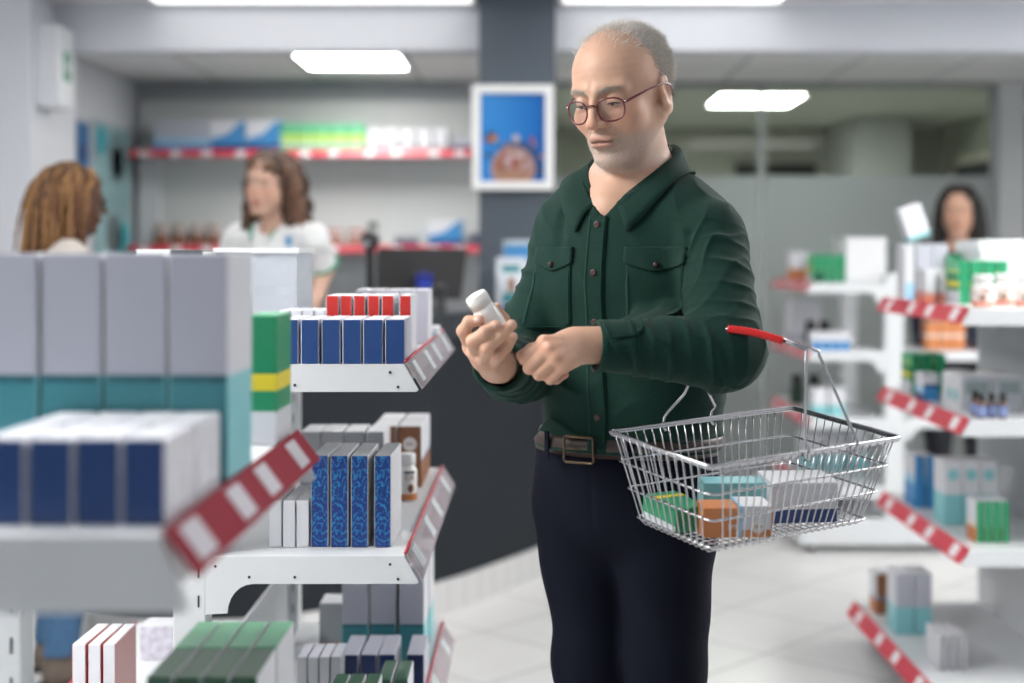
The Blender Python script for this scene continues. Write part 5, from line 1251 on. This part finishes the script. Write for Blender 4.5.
# belt loops
for a in (.5, -.55):
    i = int(round((a % (2*PI))/(2*PI)*72)) % 72; c = rows[2][i]; d = bp[i][1]; s_ = np.cross(d, (0, 0, 1))
    m = MB(); m.add([tuple(c+d*o_+s_*x+np.array([0, 0, z])) for o_ in (.001, .0035) for x, z in ((-.006, -.024), (.006, -.024), (.006, .024), (-.006, .024))], [(0, 1, 2, 3), (7, 6, 5, 4), (0, 4, 5, 1), (1, 5, 6, 2), (2, 6, 7, 3), (3, 7, 4, 0)]).build('belt_loop', m_tr, tr_o)
def shoe(A, fwd, m, parent, off, sole_m, s=1.):
    f = np.asarray(fwd, float); f /= np.linalg.norm(f); sd = np.cross(f, (0, 0, 1)); R = np.stack([sd, -f, np.array([0, 0, 1.])], 1)
    g = np.array([A[0], A[1], 0])
    def sh(P):
        q = (P-g.astype(F32))@R.astype(F32)/s
        d = ell(q, (0, -.125, .038), (.047, .10, .040)); d = smin(d, ell(q, (0, .005, .05), (.037, .055, .055)), .04); d = smin(d, cap(q, (0, .005, .05), (0, .0, .105), .040, .043), .02)
        return smax(smax(d, .012-q[:, 2], .004), q[:, 2]-.115, .004)*s
    lo = g-.26*s; lo[2] = 0; hi = g+.26*s; hi[2] = .14*s
    o = sdf_mesh('shoe', sh, lo, hi, .005, m, parent); o.location = off
    pts = []
    for i in range(28):
        a = 2*PI*i/28; w = .046+.003*math.cos(a); y = -.075-.15*math.cos(a) ; x = w*math.sin(a)*(1.0 if y < -.05 else .86); pts.append(tuple((g+R@(np.array([x, y, 0])*s))[:2]))
    so_ = MB().prism(pts, 'z', .001, .016*s).build('sole', sole_m, o)
m_shoe = mat('black_leather_shoe', (.012, .010, .009), .35); m_sole = mat('black_sole', (.01, .01, .01), .6)
shoe(ANL, Fv+.15*Lv, m_shoe, man, tuple(-MO), m_sole); shoe(ANR, Fv-.15*Lv, m_shoe, man, tuple(-MO), m_sole)
# ------------------------------------------------------------------ pill bottle in his hand
pb = tag(empty('pill_bottle', tuple(bot_bot)), "plain white pill bottle held in the man's raised hand", 'bottle')
pb.rotation_mode = 'QUATERNION'; pb.rotation_quaternion = Vector((0, 0, 1)).rotation_difference(Vector(bax))
r_b, h_b = .0188, blen
MB().lathe([(r_b*.88, 0), (r_b*.98, .0015), (r_b, .005), (r_b, h_b*.60), (r_b*.97, h_b*.66), (r_b*.86, h_b*.71), (r_b*.80, h_b*.735)], 36).build('body', m_bw, pb)
m = MB(); prof = [(r_b*.86, h_b*.725), (r_b*.875, h_b*.73), (r_b*.875, h_b*.965), (r_b*.84, h_b*.99), (r_b*.76, h_b), (r_b*.2, h_b*.995)]
m.lathe(prof, 36)
for k in range(48):
    a = 2*PI*k/48; c, s_ = math.cos(a)*r_b*.875, math.sin(a)*r_b*.875; m.tube([(c, s_, h_b*.75), (c, s_, h_b*.95)], .0005, 4)
m.build('cap', mat('white_cap_bright', (.80, .80, .78), .4), pb)
# ------------------------------------------------------------------ wire basket on his arm
BS = .82
bcn = np.array([.408*BS, 2.611*BS, EYE+(1.049-EYE)*BS]); ang = (.104, -.037, .574)
Rb = np.array(Matrix.Rotation(ang[2], 3, 'Z') @ Matrix.Rotation(ang[1], 3, 'Y') @ Matrix.Rotation(ang[0], 3, 'X'))
BL_, BW_, BH_, T1, T2 = .457*BS, .29*BS, .157*BS, .042*BS, .035*BS
bk = tag(empty('shopping_basket', tuple(bcn)), "chrome wire shopping basket with red grip hanging from the man's arm", 'basket')
bk.rotation_euler = Matrix(Rb.tolist()).to_euler()
m_chr = mat('chrome_wire', (.46, .46, .48), .22, metal=1.)
def lev(v):
    """rim rectangle at depth fraction v"""
    return BL_/2-T1*v, BW_/2-T2*v, -BH_*v
def loop(v, r, name, rr=.010):
    a, b, z = lev(v); pts = []
    for (sx, sy, a0) in ((1, 1, 0), (-1, 1, 90), (-1, -1, 180), (1, -1, 270)):
        for k in range(5):
            t = math.radians(a0+k*22.5); pts.append((sx*(a-rr)+rr*math.cos(t), sy*(b-rr)+rr*math.sin(t), z))
    return MB().tube(pts, r, 8, closed=True).build(name, m_chr, bk)
loop(0, .0032, 'rim_wire'); loop(.025, .0026, 'rim_wire')
for v in (.34, .66, 1.0): loop(v, .0019, 'hoop_wire')
# uprights run down one side, under the floor and up the other
for n, along in ((23, True), (13, False)):
    for i in range(1, n):
        f = 2*i/n-1; pts = []
        for v in (0, .34, .66, 1.0):
            a, b, z = lev(v); pts.append((f*(a-.004), -b-.0022, z) if along else (-a-.0022, f*(b-.004), z))
        a, b, z = lev(1.02); under = [(f*(a-.004), -b+.006, z-.004), (f*(a-.004), b-.006, z-.004)] if along else [(-a+.006, f*(b-.004), z-.007), (a-.006, f*(b-.004), z-.007)]
        up = [(p[0], -p[1], p[2]) if along else (-p[0], p[1], p[2]) for p in pts][::-1]
        MB().tube(pts+under+up, .0012, 6).build('mesh_wire', m_chr, bk)
# handle: a double wire bail from both long sides with a red grip across
def bl(p): return Rb.T@(np.asarray(p)-bcn)
a0, b0, _ = lev(0)
near_l, near_r = np.array([-.012, -b0-.001, .002]), np.array([.085, -b0-.001, .002])
tn1, tn2 = bl(W(806, 349.5, 2.085)), bl(W(819, 351.5, 2.075))
gs, ge = bl(W(783, 341, 2.085)), bl(W(728, 329, 2.108))
far_l, far_r = np.array([-.075, b0+.001, .002]), np.array([.02, b0+.001, .002])
gd = (ge-gs)/np.linalg.norm(ge-gs)
hm = MB()
hook = lambda p, s_: [tuple(p+np.array([0, 0, -.014])), tuple(p+np.array([0, s_*.008, -.008])), tuple(p+np.array([0, s_*.006, .006])), tuple(p+np.array([0, -s_*.002, .016]))]
tf = bl(W(712, 330, 2.17)); 
hm.tube(hook(near_l, -1)+[tuple(tn1+np.array([0, 0, -.004])), tuple(tn1), tuple(gs+gd*.0)], .0023, 8)
hm.tube(hook(near_r, -1)+[tuple(tn2+np.array([0, 0, -.004])), tuple(tn2), tuple(tn1+np.array([.004, 0, .003])), tuple(gs+np.array([0, 0, .004]))], .0023, 8)
hb = hm.build('handle', m_chr, bk); hm = MB()
hm.tube(hook(far_l, 1)+[tuple(far_l*.5+tf*.5+np.array([0, .01, -.03])), tuple(tf), tuple(ge)], .0023, 8)
hm.tube(hook(far_r, 1)+[tuple(far_r*.5+tf*.5+np.array([0, .01, -.03])), tuple(tf+np.array([.004, 0, .002])), tuple(ge)], .0023, 8)
hm.build('handle', m_chr, bk)
m = MB(); n = 26; pts = [tuple(gs+(ge-gs)*t+np.array([0, 0, .003*math.sin(PI*t)])) for t in np.linspace(0, 1, n)]
m.tube(pts, [.0052+.0012*(i % 2) for i in range(n)], 10)
m.build('grip', mat('red_grip', (.55, .012, .012), .3), hb)
# boxes lying in the basket
def in_basket(name, label, px, py, Y, w, d, h, front, side, top, rot, zoff=0, left=None):
    o = carton(name, label, 0, 0, 0, w, d, h, front, side=side, top=top, left=left, flap=False)
    return o
zfl = -BH_*1.03+.001
def put(o, x, y, yaw, z=zfl, tilt=(0, 0)):
    Ml = Matrix.Translation((x, y, z)) @ Matrix.Rotation(math.radians(yaw), 4, 'Z') @ Matrix.Rotation(math.radians(tilt[0]), 4, 'X') @ Matrix.Rotation(math.radians(tilt[1]), 4, 'Y')
    o.matrix_basis = Matrix.Translation(tuple(bcn)) @ Matrix(Rb.tolist()).to_4x4() @ Ml
o = carton('sunscreen_box', 'orange and white carton lying at the near corner of the basket', 0, 0, 0, .104, .046, .044, 'orange', side='orange', left='orange', top='orange', flap=False)
put(o, -.080, -.060, -27)
MB().box(.006, .0485, -.0008, .0004, .012, .0452).box(.006, .0485, -.0004, .0505, .0440, .0468).build('white_panel', P_['white'], o); MB().box(.001, .006, -.0009, .0005, .0005, .0455).box(.001, .006, -.0004, .0505, .0440, .0470).build('blue_stripe', P_['lblue'], o)
MB().prism([(.030+.0095*math.cos(2*PI*i/24), .016+.0095*math.sin(2*PI*i/24)) for i in range(24)][::-1], 'y', -.0014, .0).build('round_badge', m_txt_w, o)
text('50+', .0085, (.030, -.0016, .0165), (PI/2, 0, 0), m_txt_b, o); text('SPF', .010, (-.008, -.0006, .016), (PI/2, 0, 0), m_txt_w, o)
o = carton('medicine_box', 'green carton with yellow end lying at the left end of the basket', 0, 0, 0, .056, .09, .036, 'green', side='green', left=[(.3, 'white'), (1, 'green')], top='green', flap=False)
put(o, -.122, -.004, -6); MB().box(-.028, .028, .058, .07, .0355, .0368).build('yellow_band', P_['yellow'], o)
o = carton('medicine_box', 'teal carton lying behind the orange carton in the basket', 0, 0, 0, .105, .04, .056, [(1, 'lteal')], side='lteal', top='lteal', flap=False)
put(o, -.020, .012, -26)
o = carton('supplement_box', 'white carton with navy base lying at the right side of the basket', 0, 0, 0, .105, .075, .062, [(.34, 'blue'), (1, 'white')], side=[(.34, 'blue'), (1, 'white')], top='white', flap=False)
put(o, .058, -.052, -24)
# ------------------------------------------------------------------ people in the background
def bystander(label, hc, R, hS, yaw, skin, lip, brow, top_m, bot_m, shoe_m, arms=None, sleeve_end=1., neck_cut=.06, height_off=0., fat=1., top_hem=.0, coat=False, feet=True, stance=.085, lean=(0, 0), cut_front=0.):
    hc = np.asarray(hc, float); T = frame(yaw); L, F = T[:, 0], -T[:, 1]; Z = np.array([0, 0, 1.])
    base = np.array([hc[0], hc[1], 0])+T[:, 1]*.03
    p = tag(empty('person', tuple(base)), label, 'person')
    off = tuple(-base)
    nb = hc-Z*.150*hS/.95+T[:, 1]*.035; lean = np.array([lean[0], lean[1], 0.])
    ch = nb-Z*.19-lean*.35; pe = np.array([nb[0], nb[1], nb[2]-.50])-lean
    S = {s_: nb+L*s_*.158*fat-Z*.055 for s_ in (1, -1)}
    if arms is None: arms = {s_: (S[s_]+L*s_*.04-Z*.27-F*.02, S[s_]+L*s_*.03-Z*.49+F*.08) for s_ in (1, -1)}
    hands = {}
    for s_ in (1, -1):
        E, Wr = arms[s_]; d_ = (Wr-E)/np.linalg.norm(Wr-E); n_ = -L*s_*.9+F*.2
        if abs(d_@n_) > .8: n_ = -Z
        hands[s_] = hand_parts(Wr, d_, n_, 1, curl=(28, 30, 20), sc_=.9)
    hip = {s_: pe+L*s_*stance-Z*.06 for s_ in (1, -1)}
    kn = {s_: np.array([pe[0], pe[1], .47])+L*s_*(stance+.01)+F*.03 for s_ in (1, -1)}
    an = {s_: np.array([pe[0], pe[1], .09])+L*s_*(stance+.015)-F*.02 for s_ in (1, -1)}
    def skinf(P):
        d = head_sdf(P, hc, R, hS, False)
        d = smin(d, cap(P, nb, hc-Z*.04+T[:, 1]*.012, .050, .046), .02)
        d = smin(d, ell(P, nb-Z*.085, (.145*fat, .068, .085), T), .04)
        d = smin(d, ell(P, ch-Z*.04, (.135*fat, .085, .17), T), .05); d = smin(d, ell(P, pe, (.15*fat, .10, .13), T), .06)
        for s_ in (1, -1):
            E, Wr = arms[s_]; d = smin(d, chain(P, [S[s_], E, Wr], [.044, .036, .025], .02), .025)
            d = smin(d, hand_sdf(P, Wr, hands[s_], sc_=.9), .008)
            d = smin(d, chain(P, [hip[s_], kn[s_], an[s_]], [.078, .052, .036], .02), .03)
        return d
    pts = np.array([hc, pe]+[x for s_ in (1, -1) for x in (S[s_], arms[s_][0], arms[s_][1], an[s_])])
    lo, hi = pts.min(0)-.22, pts.max(0)+.22; lo[2] = .02; hi[2] = hc[2]+.16
    m = mat('skin_%d' % int(1000*skin[0]+hc[0]*100), skin, .5, spec=.3, vcol='Col', sss=.06)
    b = sdf_mesh('body', skinf, lo, hi, .0042, m, p, lambda v: skin_color(v, hc, R, hS, np.asarray(skin), False, lip, brow)); b.location = off
    for s_ in (1, -1):
        c = hc+R@(np.array([s_*.031, -.0810, -.0010])*hS); e = MB().sphere(tuple(c), .0118, 12, 8).build('eye', mat('eye_white_clear', (.68, .64, .60), .2), p); e.location = off
        MB().sphere(tuple(c+R@np.array([0, -.0072, 0])), .0056, 10, 7).build('iris', mat('brown_iris', (.03, .018, .010), .2), e)
    def topf(P):
        q = (P-np.asarray(ch, F32))@np.asarray(T, F32)
        d = ell(P, nb-Z*.085, (.158*fat, .082, .095), T); d = smin(d, ell(P, ch-Z*.04, (.152*fat, .108, .185), T), .05)
        d = smin(d, ell(P, pe+Z*.06, (.158*fat, .112, .14), T), .06)
        for s_ in (1, -1):
            E, Wr = arms[s_]; k = sleeve_end
            pts_ = [nb+L*s_*.05-Z*.03, S[s_], E, Wr] if k >= 1 else [nb+L*s_*.05-Z*.03, S[s_], S[s_]+(E-S[s_])*k]
            r_ = [.05, .060, .054, .040] if k >= 1 else [.05, .062, .062]
            d = smin(d, chain(P, pts_, r_, .02), .02)
            if k >= 1: ax = (Wr-E)/np.linalg.norm(Wr-E); d = smax(d, -smax(cap(P, Wr, Wr+ax*.1, .07), -((P-np.asarray(Wr-ax*.02, F32))@ax.astype(F32)), .002), .004)
            else: ax = (E-S[s_])/np.linalg.norm(E-S[s_]); w0 = S[s_]+(E-S[s_])*k; d = smax(d, -smax(cap(P, w0, w0+ax*.1, .09), -((P-np.asarray(w0, F32))@ax.astype(F32)), .002), .004)
        n1 = noise(P, 18., 6, 1); d = d-.004*n1-.004*(1-np.abs(np.sin(q[:, 0]*20-q[:, 2]*34+2.5*n1)))**2
        d = smax(d, -ell(P, nb+F*(.030+cut_front)+Z*.022, (neck_cut, neck_cut*1.05+cut_front, neck_cut*1.0), T), .006)
        return smax(d, (pe[2]-.08-top_hem)-P[:, 2], .005)
    t = sdf_mesh('coat' if coat else 'top', topf, lo, hi, .007, top_m, p); t.location = off
    def botf(P):
        d = ell(P, pe+Z*.0, (.155*fat, .112, .13), T)
        for s_ in (1, -1): d = smin(d, chain(P, [hip[s_], kn[s_], an[s_]], [.092, .066, .052], .03), .02)
        d = d-.003*noise(P, 20., 6, 3); return smax(smax(d, P[:, 2]-pe[2]-.06, .004), .10-P[:, 2], .004)
    o = sdf_mesh('trousers', botf, lo, hi, .008, bot_m, p); o.location = off
    for s_ in (1, -1): shoe(an[s_], F+L*s_*.15, shoe_m, p, off, m_sole, .95)
    return p, off, T, nb, ch, pe, S, arms, botf, topf
def hair_sdf(name, p, off, hc, R, hS, length, width, m, face=(.060, .085), curl=0., part=.0, extra=None, h=.005, fringe=.0):
    Z = np.array([0, 0, 1.])
    def f(P):
        q = ((P-np.asarray(hc, F32))@np.asarray(R, F32))/hS; a = q.copy(); a[:, 0] = np.abs(a[:, 0])
        d = ell(q, (0, .016, .036), (.088, .108, .094))
        d = smin(d, chain(a, [(.060, .005, .045), (.076, .010, -.04), (width, .020, -length)], [.034, .030, .026], .02), .03)
        d = smin(d, ell(q, (0, .060, -length*.45), (width*.9, .055, length*.62)), .04)
        d = smax(d, -ell(q, (part, -.105, -.035+fringe), (face[0], .085, face[1])), .012)
        n1 = noise(q.astype(F32), 22., 6, 0); an = np.arctan2(q[:, 0], q[:, 1])
        d = d-(.0015+.004*curl)*np.sin(an*26+q[:, 2]*(10+curl*60)+3*n1)*sst(-q[:, 2], -.09, -.02)-curl*.009*noise(q.astype(F32), 52., 8, 2)*sst(-q[:, 2], -.06, .02)
        return d*hS
    lo = np.asarray(hc)-np.array([.2, .2, length+.09]); hi = np.asarray(hc)+np.array([.2, .2, .17])
    o = sdf_mesh(name, f, lo, hi, h, m, p); o.location = off; return o
def locks(name, p, off, hc, R, hS, n, length, r, mats, wts, seed, wave=0., wl=.06, low=-.005, front=-.045, top=.072, jit=.07, nst=15, cx=.078, root=0.):
    rb = np.random.default_rng(seed); hm = MB(); cnt = 0
    for i in range(n*9):
        if cnt >= n: break
        u = rb.normal(0, 1, 3); u /= np.linalg.norm(u)
        loc = np.array([0, .014, .036])+u*np.array([cx, cx+.019, cx+.006])
        if loc[2] < low or (loc[1] < front and loc[2] < top): continue
        cnt += 1
        q = hc+R@(loc*hS); outw = R@u; outw[2] *= .3; L_ = length*(1+.3*rb.uniform())+max(0, loc[2])*.9
        rad = np.array([outw[0], outw[1], 0]); rad /= np.linalg.norm(rad)+1e-6; side = np.cross(rad, (0, 0, 1)); ph = rb.uniform(0, 6.3)
        v = outw*.5+(R@np.array([np.sign(loc[0])*root, 1., 0]))*(.55 if loc[2] > .07 else .1)+np.array([0, 0, .1]); pts = []
        for k in range(nst):
            w_ = wave*min(1, k/4)*math.sin(2*PI*k*L_/nst/wl+ph); w2 = wave*min(1, k/4)*math.cos(2*PI*k*L_/nst/wl+ph)
            pts.append(tuple(q+side*w_+rad*w2*.7)); v = v*.72+np.array([0, 0, -.55])+rad*.03+rb.normal(0, jit, 3); q = q+v/np.linalg.norm(v)*L_/nst
            e = (R.T@(q-hc))/hS; r_ = math.sqrt((e[0]/.092)**2+((e[1]-.014)/.112)**2+((e[2]-.03)/.098)**2)
            if r_ < 1: e = np.array([0, .014, .03])+(e-np.array([0, .014, .03]))/max(r_, .2)
            elif e[2] < -.03:
                rr = math.hypot(e[0]/.088, (e[1]-.02)/.10)
                if rr < .95 and e[1] > -.03: e[:2] = np.array([0, .02])+(e[:2]-np.array([0, .02]))*(1+.35*(.95-rr))
            if e[1] < front and e[2] < .05: e[1] = front
            q = hc+R@(e*hS)
        hm.tube(pts, [r*(1+.16*(k % 2))*(1-.5*(k/nst)**2) for k in range(nst)], 7, mi=int(rb.choice(len(mats), p=wts)))
    o = hm.build(name, mats, p); o.location = off; return o
# pharmacist in a white coat behind the counter
Yp_ = 5.30
hP, RP = np.array([WX(270.5, Yp_), Yp_, WZ(184, Yp_)]), frame(19, 3, 8)
SP = {1: W(318, 230, 5.36), -1: W(226, 232, 5.42)}
armsP = {1: (W(323, 272, 5.36), W(316, 300, 5.20)), -1: (W(222, 285, 5.40), W(240, 302, 5.22))}
m_coat = mat('white_coat_cotton', (.74, .75, .76), .75)
pP, off, T, nb, ch, pe, S, A_, _, topP = bystander('smiling pharmacist with wavy brown hair and white coat leaning behind the counter', hP, RP, .97, 22, (.60, .38, .29), (.52, .18, .15), (.12, .07, .05), m_coat, mat('white_trousers', (.65, .66, .67), .8), mat('white_clog', (.6, .6, .6), .5), armsP, sleeve_end=.80, neck_cut=.058, coat=True, top_hem=-.15, cut_front=.03)
hair_sdf('hair', pP, off, hP, RP, .97, .19, .088, mat('wavy_brown_hair', (.060, .028, .016), .45, noise=.35, nscale=30), face=(.060, .092), curl=.6, part=-.010, fringe=.004)
locks('hair_waves', pP, off, hP, RP, .97, 150, .185, .0105, [mat('brown_lock', (.10, .048, .026), .4, noise=.3, nscale=80), mat('dark_brown_lock', (.055, .027, .016), .4, noise=.3, nscale=80), mat('auburn_lock', (.16, .078, .042), .4)], [.45, .35, .2], 8, wave=.012, wl=.085, front=-.012, top=.070, cx=.080, root=.8)
m_trim = mat('green_trim', (.02, .28, .15), .6)
for s_ in (1, -1):                                       # green edging on the short sleeves and the lapels
    E = A_[s_][0]; ax = (E-S[s_])/np.linalg.norm(E-S[s_]); c = S[s_]+(E-S[s_])*.76; x = np.cross(ax, (0, 1, 0)); x /= np.linalg.norm(x); y = np.cross(ax, x)
    o = MB().tube([tuple(c+(x*math.cos(a)+y*math.sin(a))*.066) for a in np.linspace(0, 2*PI, 29)[:-1]], .006, 8, closed=True).build('sleeve_trim', m_trim, pP); o.location = off
    g = []
    for t in np.linspace(0, 1, 8):
        row_ = []
        for u in np.linspace(-1, 1, 5):
            row_.append((s_*(.075-.062*t+u*.020*(1-t*.5)), .06-.20*t))
        g.append(row_)
    g = np.array(g); O = nb+np.stack([g[..., 0].ravel(), np.full(g[..., 0].size, -.30), g[..., 1].ravel()], 1)@T.T
    pt = trace(topP, O.astype(F32), np.tile(T[:, 1], (len(O), 1)).astype(F32), 50, .42)-T[:, 1]*.006
    pt = pt.reshape(g.shape[:2]+(3,)); o = sheet('lapel', pt if s_ < 0 else pt[:, ::-1], .004, m_coat, pP); o.location = off
    e2 = MB().tube([tuple(v) for v in pt[2:5, 0 if s_ > 0 else -1]], .007, 6).build('lapel_trim', m_trim, pP); e2.location = off
o = MB().box(-.012, .012, -.004, .004, -.02, .02, ch=.002).build('name_badge', mat('blue_badge', (.12, .35, .60), .4), pP)
q = nb+T@np.array([.10, -.30, -.06]); q = trace(topP, q[None].astype(F32), T[:, 1][None].astype(F32), 50, .42)[0]; o.location = tuple(q-T[:, 1]*.006+np.array(off)); o.rotation_euler = (0, 0, math.radians(-22))
# customer with blonde-brown braids, seen from behind
YB_ = 4.66
hB, RB = np.array([WX(72, YB_), YB_, WZ(199, YB_)]), frame(-112, 4, 0)
pB, off, T, nb, ch, pe, S, A_, _, _ = bystander('woman with blonde-brown braids and glasses seen from behind, facing the pharmacist', hB, RB, .93, -118, (.11, .050, .030), (.12, .04, .035), (.02, .012, .01), mat('beige_jacket', (.50, .46, .42), .8), mat('blue_jeans', (.035, .095, .19), .8, noise=.2, nscale=60), mat('brown_boot', (.10, .075, .06), .6))
cols = [mat('braid_honey', (.27, .135, .045), .6, noise=.3, nscale=120), mat('braid_brown', (.075, .034, .016), .6, noise=.3, nscale=120), mat('braid_copper', (.14, .06, .022), .6, noise=.3, nscale=120)]
locks('braids', pB, off, hB, RB, .93, 210, .20, .0056, cols, [.42, .32, .26], 5, wave=.003, wl=.05, jit=.10)
# scalp cap under the braids
def capf(P):
    q = ((P-np.asarray(hB, F32))@np.asarray(RB, F32))/.93
    d = ell(q, (0, .018, .036), (.081, .098, .086)); d = smin(d, ell(q, (0, .07, -.05), (.06, .04, .09)), .03); return smax(d, -ell(q, (0, -.11, -.03), (.085, .085, .10)), .01)*.93
o = sdf_mesh('hair_cap', capf, hB-.16, hB+.16, .005, cols[1], pB); o.location = off
m = MB()
def HB(x, y, z): return tuple(hB+RB@(np.array([x, y, z])*.93))
for s_ in (1, -1):
    m.tube([HB(s_*.034+.024*math.cos(a), -.108, -.008+.021*math.sin(a)) for a in np.linspace(0, 2*PI, 21)[:-1]], .0018, 6, closed=True)
    m.tube([HB(s_*.058, -.104, 0), HB(s_*.074, -.05, .003), HB(s_*.080, .01, .004)], .0018, 6)
m.tube([HB(-.01, -.108, 0), HB(0, -.112, .002), HB(.01, -.108, 0)], .0018, 6)
o = m.build('eyeglasses', mat('dark_frame', (.03, .025, .025), .3), pB); o.location = off
o = MB().tube([tuple(nb+T@np.array([.068*math.sin(a), .066*math.cos(a)-.01, .022-.012*math.cos(a)])) for a in np.linspace(0, 2*PI, 29)[:-1]], .017, 10, closed=True).build('scarf', mat('navy_scarf', (.012, .018, .05), .8), pB); o.location = off
# young woman with long dark hair on the right
YA = 7.15
hA, RA = np.array([WX(958.5, YA), YA, WZ(210.5, YA)]), frame(20, 6, 0)
pA, off, T, nb, ch, pe, S, A_, _, _ = bystander('young woman with long dark hair in a navy top behind the right shelves', hA, RA, 1.04, 12, (.56, .335, .24), (.42, .14, .12), (.02, .014, .012), mat('navy_knit_top', (.007, .012, .030), .85), mat('dark_trousers', (.02, .022, .03), .8), mat('black_shoe_leather', (.015, .015, .015), .4), neck_cut=.070, cut_front=.015, fat=.93)
hair_sdf('hair', pA, off, hA, RA, 1.04, .225, .080, mat('long_black_hair', (.010, .007, .006), .4), face=(.062, .094), curl=.0, part=.0)
locks('hair_strand', pA, off, hA, RA, 1.04, 120, .25, .0075, [mat('black_lock', (.009, .007, .006), .5), mat('dark_lock', (.006, .005, .004), .5)], [.5, .5], 9, jit=.03, front=-.020, top=.070, cx=.074, root=1.2)
